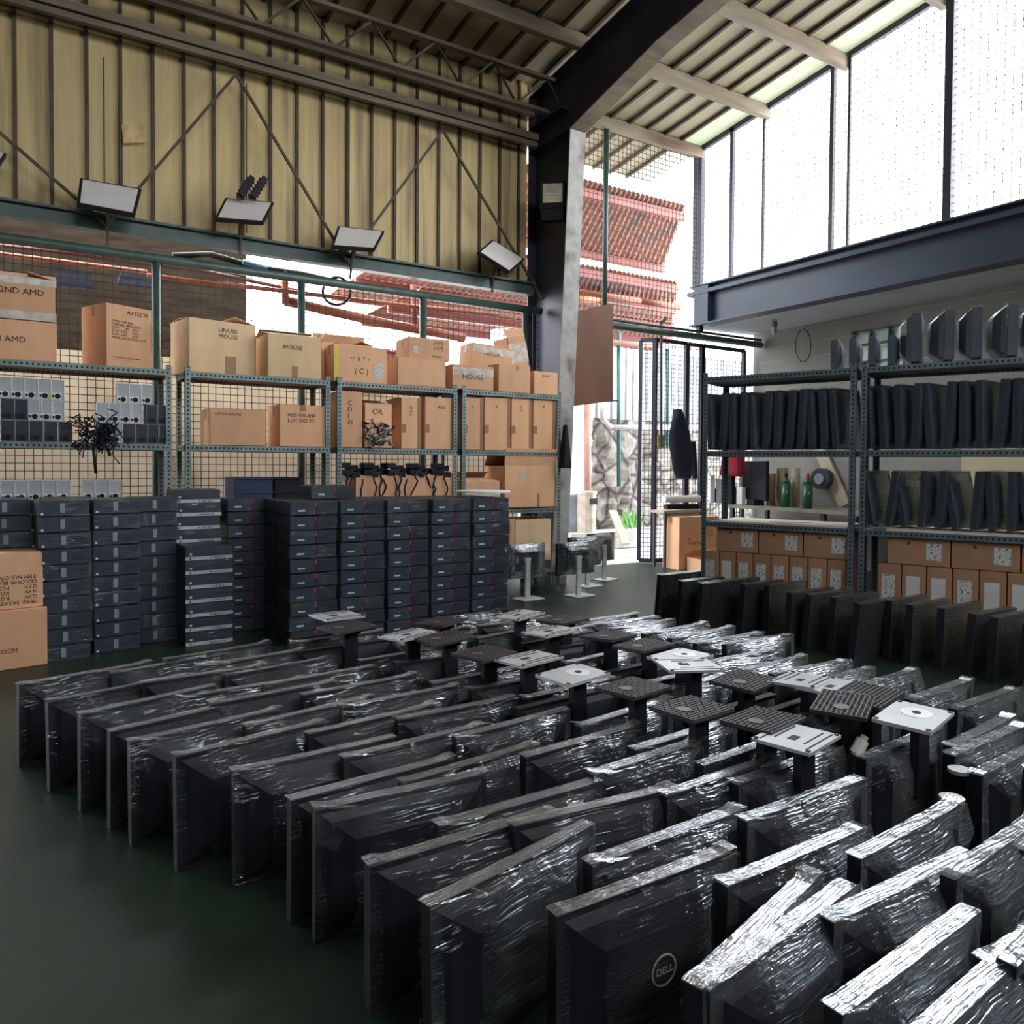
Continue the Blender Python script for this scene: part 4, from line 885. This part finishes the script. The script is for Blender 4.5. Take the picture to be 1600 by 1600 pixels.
pls.sort(key=lambda p: p[0] * E2.x + p[1] * E2.y)
kindn = {1: 'pale slotted stand plate', 2: 'dark gridded stand plate', 3: 'smooth pale stand plate'}
cnt = {}; tot = {k: sum(1 for p in pls if p[2] == k) for k in (1, 2, 3)}
occ = []
for (x, y, kind, rot) in pls:
    an = .1 + random.uniform(-.05, .05); n_ = Vector((-math.sin(an), math.cos(an), 0)); L_, Hh, T_, B_ = SZ['b']
    j = cnt.get(kind, 0); cnt[kind] = j + 1
    off = n_ * (T_ / 2 + B_ - .02)
    loc = Vector((x, y, 0)) + off
    for dl in (0, .05, -.05, .09, -.09):
        q = loc + n_ * dl
        if all(abs((q - o_).dot(n_)) > .105 or abs((q - o_).dot(Vector((n_.y, -n_.x, 0)))) > .5 for o_ in occ): loc = q; break
    pos = 'farthest' if j == 0 else ('nearest' if j == tot[kind] - 1 else ORD[j] + ' from the back')
    monitor(loc, an, 'upturned monitor with %s, %s of its kind' % (kindn[kind], pos), 'monitors with upturned stands', 'b', stand=kind, plate_rot=rot + .1, variant=(False if j % 3 == 0 else None)); occ.append(loc)
# rows beyond without plates
def fill(s, ts, desc, group, sizes='b', jit=.02, an0=.06):
    lst = []
    for t_ in ts:
        p = ST(s + random.uniform(-.04, .04), t_ + random.uniform(-jit, jit))
        if all(abs((p - q).dot(Vector((-math.sin(.1), math.cos(.1), 0)))) > .1 or abs((p - q).dot(Vector((1, .1, 0)))) > .5 for q in occ): lst.append(p)
    n = len(lst); lst.sort(key=lambda p: -p.dot(E2))
    for i, p in enumerate(lst):
        occ.append(p); pos = 'nearest' if i == 0 else ('farthest' if i == n - 1 else ORD[i] + ' from near end')
        monitor(p, an0 + random.uniform(-.06, .06), 'film-wrapped black monitor, %s in %s' % (pos, desc), group, sizes[i % len(sizes)], rx=random.uniform(-.08, .05))
fr = lambda a, b, st_: [a + i * st_ for i in range(int((b - a) / st_) + 1)]
fill(2.76, fr(-3.2, -.35, .25), 'first row among upturned stands', 'monitors between the upturned stands')
from_px([((1505, 1220), (1655, 1145)), ((1462, 1172), (1590, 1108)), ((1560, 1330), (1740, 1235)), ((1517, 1506), (1745, 1370))], [], 'the fourth row beside the silver-topped necks', 'monitors of the fourth row', 'a')
fill(3.12, fr(-3.1, -.5, .25), 'second row among upturned stands', 'monitors between the upturned stands')
fill(3.15, [-.35, -.2, -.02, .2], 'fifth row at the right edge', 'monitors of the fifth row', 'a')
fill(3.64, fr(-3.0, .3, .17), 'row just past the upturned stands', 'monitors past the upturned stands', 'b', .02, .02)
fill(4.06, fr(-2.95, .2, .16), 'row nearest the right racks', 'monitors of the innermost row', 'b', .02, .02)
p = PZ(1335, 1180, .36); q = PZ(1352, 1150, .42); r = empty('tape_roll', (0, 0, 0)); MB().tube(p, q, .012, 8).build('cardboard_core', MT['wood'], r); MB().tube(p + (q - p) * .1, p + (q - p) * .8, .02, 8).build('tape_winding', MT['paper'], r); tag(r, 'small cream roll wedged between wrapped monitors below the smooth stand plate', 'roll')
# round-neck stands
for k, (px, py_, lb) in enumerate(((1487, 1246, 'round black stand neck with silver top, upper one behind the wrapped screens'), (1580, 1326, 'round black stand neck with silver top near the right edge'), (1499, 1202, 'round black stand neck with dull top beside the white tape'), (905, 1262, 'black stand neck with grey oval top in the third row'))):
    p = PZ(px, py_, .33); r = empty('round_stand', (p.x, p.y, 0))
    MB().tube((0, 0, 0), (0, 0, .32), .026, 16).tube((0, 0, 0), (0, 0, .012), .09, 20).build('neck', MT['black'], r); MB().tube((0, 0, .32), (0, 0, .332), .034, 18).build('cap', MT['platelight'] if k != 3 else MT['grey'], r)
    tag(r, lb, 'stand')
# row standing before the right rack, blank backs to the camera
edge = [(1025, 897), (1057, 906), (1088, 910), (1112, 907), (1155, 912), (1196, 914), (1230, 925), (1257, 928), (1298, 933), (1330, 941), (1385, 938), (1418, 945), (1467, 950), (1508, 957), (1548, 964), (1592, 972)]
n = len(edge); random.seed(5)
for k, (px, py_) in enumerate(edge):
    A = PZ(px, py_, .40); an = .02 + random.uniform(-.03, .05); c = A + Vector((math.cos(an), math.sin(an), 0)) * .25; c.z = 0
    pos = 'leftmost' if k == 0 else ('rightmost' if k == n - 1 else ORD[k] + ' from the left')
    monitor(c, an, 'dark wrapped monitor, %s of line before right racks' % pos, 'monitors lined up before the right racks', 's', flip=True, lean=0, rx=-random.uniform(.02, .12))
# monitors on their stands beside the doorway
def desk_mon(px, py_, w_, label, yaw=.1):
    p = PZ(px, py_, 0); r = empty('desk_monitor', p, yaw)
    MB().box((0, 0, .006), (.26, .19, .012)).build('stand_base', MT['silver'], r, bevel=.004)
    MB().box((0, .02, .2), (.055, .025, .38)).box((0, .035, .385), (.07, .05, .03)).build('stand_neck', MT['silver'], r)
    MB().box((0, .075, .37), (w_, .035, .32)).box((0, .055, .37), (w_ * .5, .03, .2)).build('housing', MT['black'], r, bevel=.004)
    MB().box((0, .094, .37), (w_ - .03, .003, .29)).build('screen', MT['screen'], r)
    L_ = w_ + .01; q = link('film_wrap', WME['a'][int(px) % 4], r, (0, .07, .205)); q.scale = (L_ / .545, 1.1, .92)
    return tag(r, label, 'monitor', 'monitors on silver stands')
desk_mon(826, 936, .5, 'monitor on a silver stand, left one nearest the desktop stacks')
desk_mon(906, 931, .5, 'monitor on a silver stand, front one of the pair by the doorway')
desk_mon(920, 916, .48, 'monitor on a silver stand, second from the doorway')
desk_mon(946, 906, .45, 'monitor on a dark stand, closest to the doorway', .2)

# ------------------------------------------------------------------ right rack contents
def rack_mon(a, z, label, group, size='c', depth=.24, lean=0, extra=-.32, flip=False, wrap=None):
    p = RR(a, depth, z + .012); return monitor(p, ra + math.pi / 2 + extra, label, group, size, lean=0, rx=lean, variant=wrap, flip=flip)
def rpos(i, n): return 'leftmost' if i == 0 else ('rightmost' if i == n - 1 else ORD[i] + ' from the left')
n = 12
for i in range(n): rack_mon(.10 + i * .093, 1.435, 'black monitor, %s on middle shelf of rack by the gate' % rpos(i, n), 'monitors on the middle shelf by the gate', 'p', lean=random.uniform(-.14, .08))
n = 13
for i in range(n): rack_mon(1.36 + i * .104, 1.435, 'black monitor, %s on middle shelf of right-edge rack' % rpos(i, n), 'monitors on the middle shelf at the right edge', 'p', lean=random.uniform(-.1, .12))
n = 12
for i in range(n): rack_mon(1.38 + i * .112, .85, 'black monitor, %s on lower shelf of right-edge rack' % rpos(i, n), 'monitors on the lower shelf at the right edge', 'q', lean=random.uniform(-.2, .15), depth=.26)
SZ['t'] = (.40, .22, .05, .03); SZ['u'] = (.46, .36, .06, .10)
for k in 'tu':
    L_, Hh, T_, B_ = SZ[k]; HME[k] = housing(L_, Hh, T_, B_).mesh('housing', mat('hazed_slate_plastic', (.05, .065, .085), .4)); SME[k] = MB().box((0, T_ / 2, Hh / 2), (L_ - .03, .003, Hh - .03)).mesh('screen', MT['screen'])  # housing colour lifted to carry the bluish haze
    WME[k] = [wrap_monitor(L_, Hh, T_, B_, s + 7, 1.2).mesh('film_wrap', FILMR, True) for s in range(4)]
n = 4
for i in range(n): rack_mon(1.02 + i * .135, 2.065, 'small wrapped monitor, %s on top of the racks' % rpos(i, n), 'small monitors on top of the racks', 't', extra=.15)
n = 5
for i in range(n): rack_mon(1.60 + i * .19, 2.065, 'large wrapped monitor, %s on top of the right-edge rack' % rpos(i, n), 'large monitors on top of the rack', 'u', extra=.1 + .1 * (i % 2), flip=True)
for k, (a, z, lb) in enumerate([(.5, .845, 'thin dark board'), (1.3, 1.24, 'white-edged slip')]):
    pass
p = RR(.7, .2, .846); tag(MB().box(tuple(p), (.3, .2, .012)).build('flat_panel', MT['pale_board']), 'thin pale sheet lying on the board of the gate-side rack', 'sheet')
# labelled cartons under the racks
def lab_box(a, z, w_, h_, label, group, lying, plain=False):
    o = empty('labelled_carton', RR(a, .02, z), ra)
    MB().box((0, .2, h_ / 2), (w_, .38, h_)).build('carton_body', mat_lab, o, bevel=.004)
    if lying: MB().box((w_ * .25, .0085, h_ * .52), (.1, .003, h_ * .6)).build('sticker', MT['barcode'], o); MB().tube((-w_ * .15, .0085, h_ * .8), (-w_ * .15, .006, h_ * .8), .012, 8).build('hand_hole', MT['ink'], o)
    else: MB().box((-.006, .0085, h_ * .62), (w_ * .58, .003, h_ * .42)).build('sticker', MT['barcode'] if not plain else MT['paper'], o)
    tag(o, label, 'box', group)
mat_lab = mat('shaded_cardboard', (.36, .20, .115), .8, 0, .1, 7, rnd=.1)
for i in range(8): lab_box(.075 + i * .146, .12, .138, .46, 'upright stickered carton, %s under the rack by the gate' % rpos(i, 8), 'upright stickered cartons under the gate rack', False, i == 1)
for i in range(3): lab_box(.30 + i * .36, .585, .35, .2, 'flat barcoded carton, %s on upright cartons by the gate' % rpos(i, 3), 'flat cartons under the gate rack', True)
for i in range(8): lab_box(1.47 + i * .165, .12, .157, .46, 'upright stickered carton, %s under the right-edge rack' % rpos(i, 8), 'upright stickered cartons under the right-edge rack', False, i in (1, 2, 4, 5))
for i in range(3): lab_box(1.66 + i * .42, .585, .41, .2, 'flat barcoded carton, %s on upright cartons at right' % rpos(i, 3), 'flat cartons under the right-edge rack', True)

# ================================================================== SIDE BAY AND GATE CORNER
p = PZ(1050, 888, 0); carton(Vector((p.x + .26, p.y - .06, 0)), (.62, .34, .66), -.12, 'large brown carton with faint printing by the mesh gate', 'card', marks=lambda r, W_, D_, Hh: (ftext(r, D_, 'TY\nMONITOR', .05, -.18, Hh * .55), ftext(r, D_, 'QTY\nG.W', .05, .12, Hh * .7)))
p = PZ(1085, 893, 0); carton(Vector((p.x + .2, p.y - .1, 0)), (.5, .35, .17), -.25, 'small open carton with crumpled white plastic beside the large carton', 'card', lid=(150, 40, None, None))
tag(MB().box((p.x + .25, p.y - .1, .2), (.2, .2, .08)).build('plastic_scrap', MT['whitewall'], bevel=.03), 'crumpled white plastic scrap in the small open carton', 'plastic')
# workbench
bx0, bx1 = 7.9, 8.75
r = empty('workbench', (0, 0, 0))
MB().box((8.3, 5.0, .77), (.8, 4.4, .04)).build('bench_top', mat('bench_top', (.2, .2, .16), .6), r)
for y in (2.9, 4.3, 5.7, 7.1):
    for x in (7.95, 8.65): MB().box((x, y, .375), (.05, .05, .75)).build('leg', MT['navy'], r)
tag(r, 'long dark workbench along the white side wall', 'bench')
c = PX(1172, 790, 8.05); r = empty('bench_monitor', (8.15, c.y, .79), 1.2)
MB().box((0, 0, .33), (.62, .05, .52)).build('housing', MT['black'], r, bevel=.01); MB().box((0, 0, .04), (.2, .15, .08)).build('stand_base', MT['black'], r); tag(r, 'large black monitor standing on the workbench', 'monitor')
for k, (px, yy, zz, rr, hh, mm_, lb) in enumerate([(1205, 780, 0, .06, .42, 'straw', 'tall stack of brown paper cups, first'), (1222, 780, 0, .07, .5, 'straw', 'brown paper roll beside the cups'), (1243, 780, 0, .055, .5, 'wood', 'tall tan tube standing on the bench')]):
    c = PX(px, 760, 8.3); tag(MB().tube((8.3, c.y, .79), (8.3, c.y, .79 + hh), rr, 12).build('paper_roll', MT[mm_]), lb + ' near the black monitor', 'roll')
for k, (px, lb) in enumerate(((1228, 'green glass bottle among the paper rolls'), (1262, 'green bottle beside the hanging wire'))):
    c = PX(px, 760, 8.15); r = empty('bottle', (8.15, c.y, .79)); MB().tube((0, 0, 0), (0, 0, .3), .06, 12).tube((0, 0, .3), (0, 0, .38), .06, 12, r2=.02).build('bottle_body', MT['glassgreen'], r, smooth=True); MB().tube((0, 0, .38), (0, 0, .43), .022, 10).build('cap', MT['red'] if k else MT['black'], r); tag(r, lb, 'bottle')
c = PX(1288, 750, 8.8); r = empty('wall_fan', (8.7, c.y, 1.15), 0); MB().tube((.1, 0, 0), (.0, 0, 0), .14, 18).build('fan_guard', MT['navy'], r); MB().tube((.0, 0, 0), (-.02, 0, 0), .07, 14).build('hub', MT['grey'], r); tag(r, 'small round dark wall fan behind the rack', 'fan')
for k in range(7):
    px = 1110 + k * 8; c = PX(px, 770, 8.1 + .1 * (k % 2)); h = .15 + .25 * random.random()
    tag(MB().box((8.1 + .1 * (k % 2), c.y, .79 + h / 2), (.08, .1, h)).build('bench_item', [MT['whitewall'], MT['black'], MT['grey']][k % 3], bevel=.01), '%s small item on bench beside black monitor, %s' % (['white', 'black', 'grey'][k % 3], rpos(k, 7)), 'item', 'clutter on the workbench')
c = PX(1145, 715, 8.0); tag(MB().box((8.0, c.y, 1.38), (.2, .35, .42), taper=(.7, .7)).build('red_garment', MT['redcloth'], bevel=.05), 'red garment hanging above the workbench', 'clothing')
for k, (y0, r_, x0, x1, zz, mm_, lb) in enumerate([(780, .045, 1037, 1092, 0, 'whitewall', 'upper white roll of film lying by the gate'), (803, .05, 1033, 1090, 0, 'whitewall', 'lower white roll of film lying by the gate'), (792, .035, 1040, 1090, 0, 'black', 'black roll lying between the two white rolls')]):
    a = PY(x0, y0, 7.25); b = PY(x1, y0 - 1, 7.25); tag(MB().tube(a, b, r_, 14).build('film_roll', MT[mm_], smooth=False), lb, 'roll')
a = PY(1062, 812, 7.25); r = empty('side_table', (a.x, 7.27, 0)); MB().box((0, 0, .72), (.75, .26, .03)).build('table_top', MT['wood'], r); 
for sx in (-.33, .33):
    for sy in (-.1, .1): MB().box((sx, sy, .35), (.03, .03, .7)).build('leg', MT['navy'], r)
tag(r, 'narrow table under the film rolls behind the large carton', 'table')
# ------------------------------------------------------------------ lamps
def floodlight(cs, label, y0=6.95, dy=.12):
    q = [PY(*cs[0], y0 + dy), PY(*cs[1], y0 + dy), PY(*cs[2], y0 - dy), PY(*cs[3], y0 - dy)]
    c = sum(q, Vector()) / 4; nrm = (q[1] - q[0]).cross(q[3] - q[0]).normalized()
    if nrm.dot(c - O) < 0: nrm = -nrm
    r = empty('floodlight', c); L = [p - c for p in q]
    MB().prism([p * 1.0 for p in L], nrm * .035).build('lamp_frame', MT['black'], r)
    MB().prism([p * .9 - nrm * .003 for p in L], nrm * .004).build('lens', MT['lens'], r)
    a = (L[0] + L[1]) / 2
    MB().bar(nrm * .03, nrm * .03 + Vector((0, .12, -.12)), .03).bar(Vector((0, .15, -.12)), Vector((.0, .2, -.35)), .02).build('bracket', MT['rib'], r)
    tag(r, label, 'lamp', 'unlit flat floodlights on the wall')
floodlight([(125, 278), (221, 295), (211, 335), (120, 318)], 'unlit flat floodlight, largest, leftmost fully seen on the ribbed wall')
floodlight([(352, 309), (428, 316), (412, 347), (336, 341)], 'unlit flat floodlight below the two black finned bars')
floodlight([(528, 353), (601, 361), (586, 389), (518, 384)], 'unlit flat floodlight at the foot of the middle brace rods')
floodlight([(770, 374), (820, 405), (797, 425), (747, 393)], 'unlit flat floodlight turned on its corner beside the column')
floodlight([(-70, 215), (10, 240), (-2, 258), (-80, 235)], 'unlit flat floodlight cut off by the left edge')
for k, (a, b) in enumerate((((376, 306), (394, 277)), ((394, 308), (414, 278)))):
    A = PY(*a, 6.95); B = PY(*b, 6.95); o = MB().bar(A, B, .05, .05); d = B - A
    for j in range(6): o.bar(A + d * (j / 6) - Vector((.035, 0, 0)), A + d * (j / 6) + Vector((.035, 0, 0)), .008, .05)
    tag(o.build('finned_bar', MT['black']), ['left', 'right'][k] + ' black finned bar standing on the floodlight', 'lamp bar')
a = PX(864, 307, XC - .12); r = empty('halogen_floodlight', a, .35)
MB().box((-.0, 0, 0), (.12, .28, .28)).build('lamp_housing', MT['black'], r, bevel=.01)
r.rotation_euler = (0, 0, .9)
MB().box((-.062, 0, .015), (.004, .21, .2)).build('reflector', mat('warm_reflector', (.6, .55, .42), .3, .3), r); MB().tube((-.066, -.07, .0), (-.066, .07, 0), .01, 8).build('tube_lamp', MT['rim'], r); MB().box((0, 0, -.2), (.08, .24, .13)).build('ballast_box', MT['black'], r)
tag(r, 'square halogen floodlight mounted on the navy column', 'lamp')
a = PX(1210, 490, 8.2); r = empty('ceiling_bulb', (8.2, a.y, 3.2)); MB().tube((0, 0, .0), (0, 0, -.06), .04, 10).build('socket', MT['grey'], r); MB().tube((0, 0, -.06), (0, 0, -.14), .03, 10, r2=.035).tube((0, 0, -.14), (0, 0, -.17), .035, 10, r2=.012).build('bulb_glass', MT['lens'], r, smooth=True); tag(r, 'small unlit bulb under the side-bay ceiling', 'lamp')
pts = [PX(1255 + 12 * math.sin(t_ * .5), 540 - 26 * math.cos(t_ * .5), 8.85) for t_ in range(13)]
tag(MB().path(pts, .006, 5).build('wire_loop', MT['black']), 'loop of thin black wire hanging on the white wall', 'wire')
print('monitors', mcount[0])
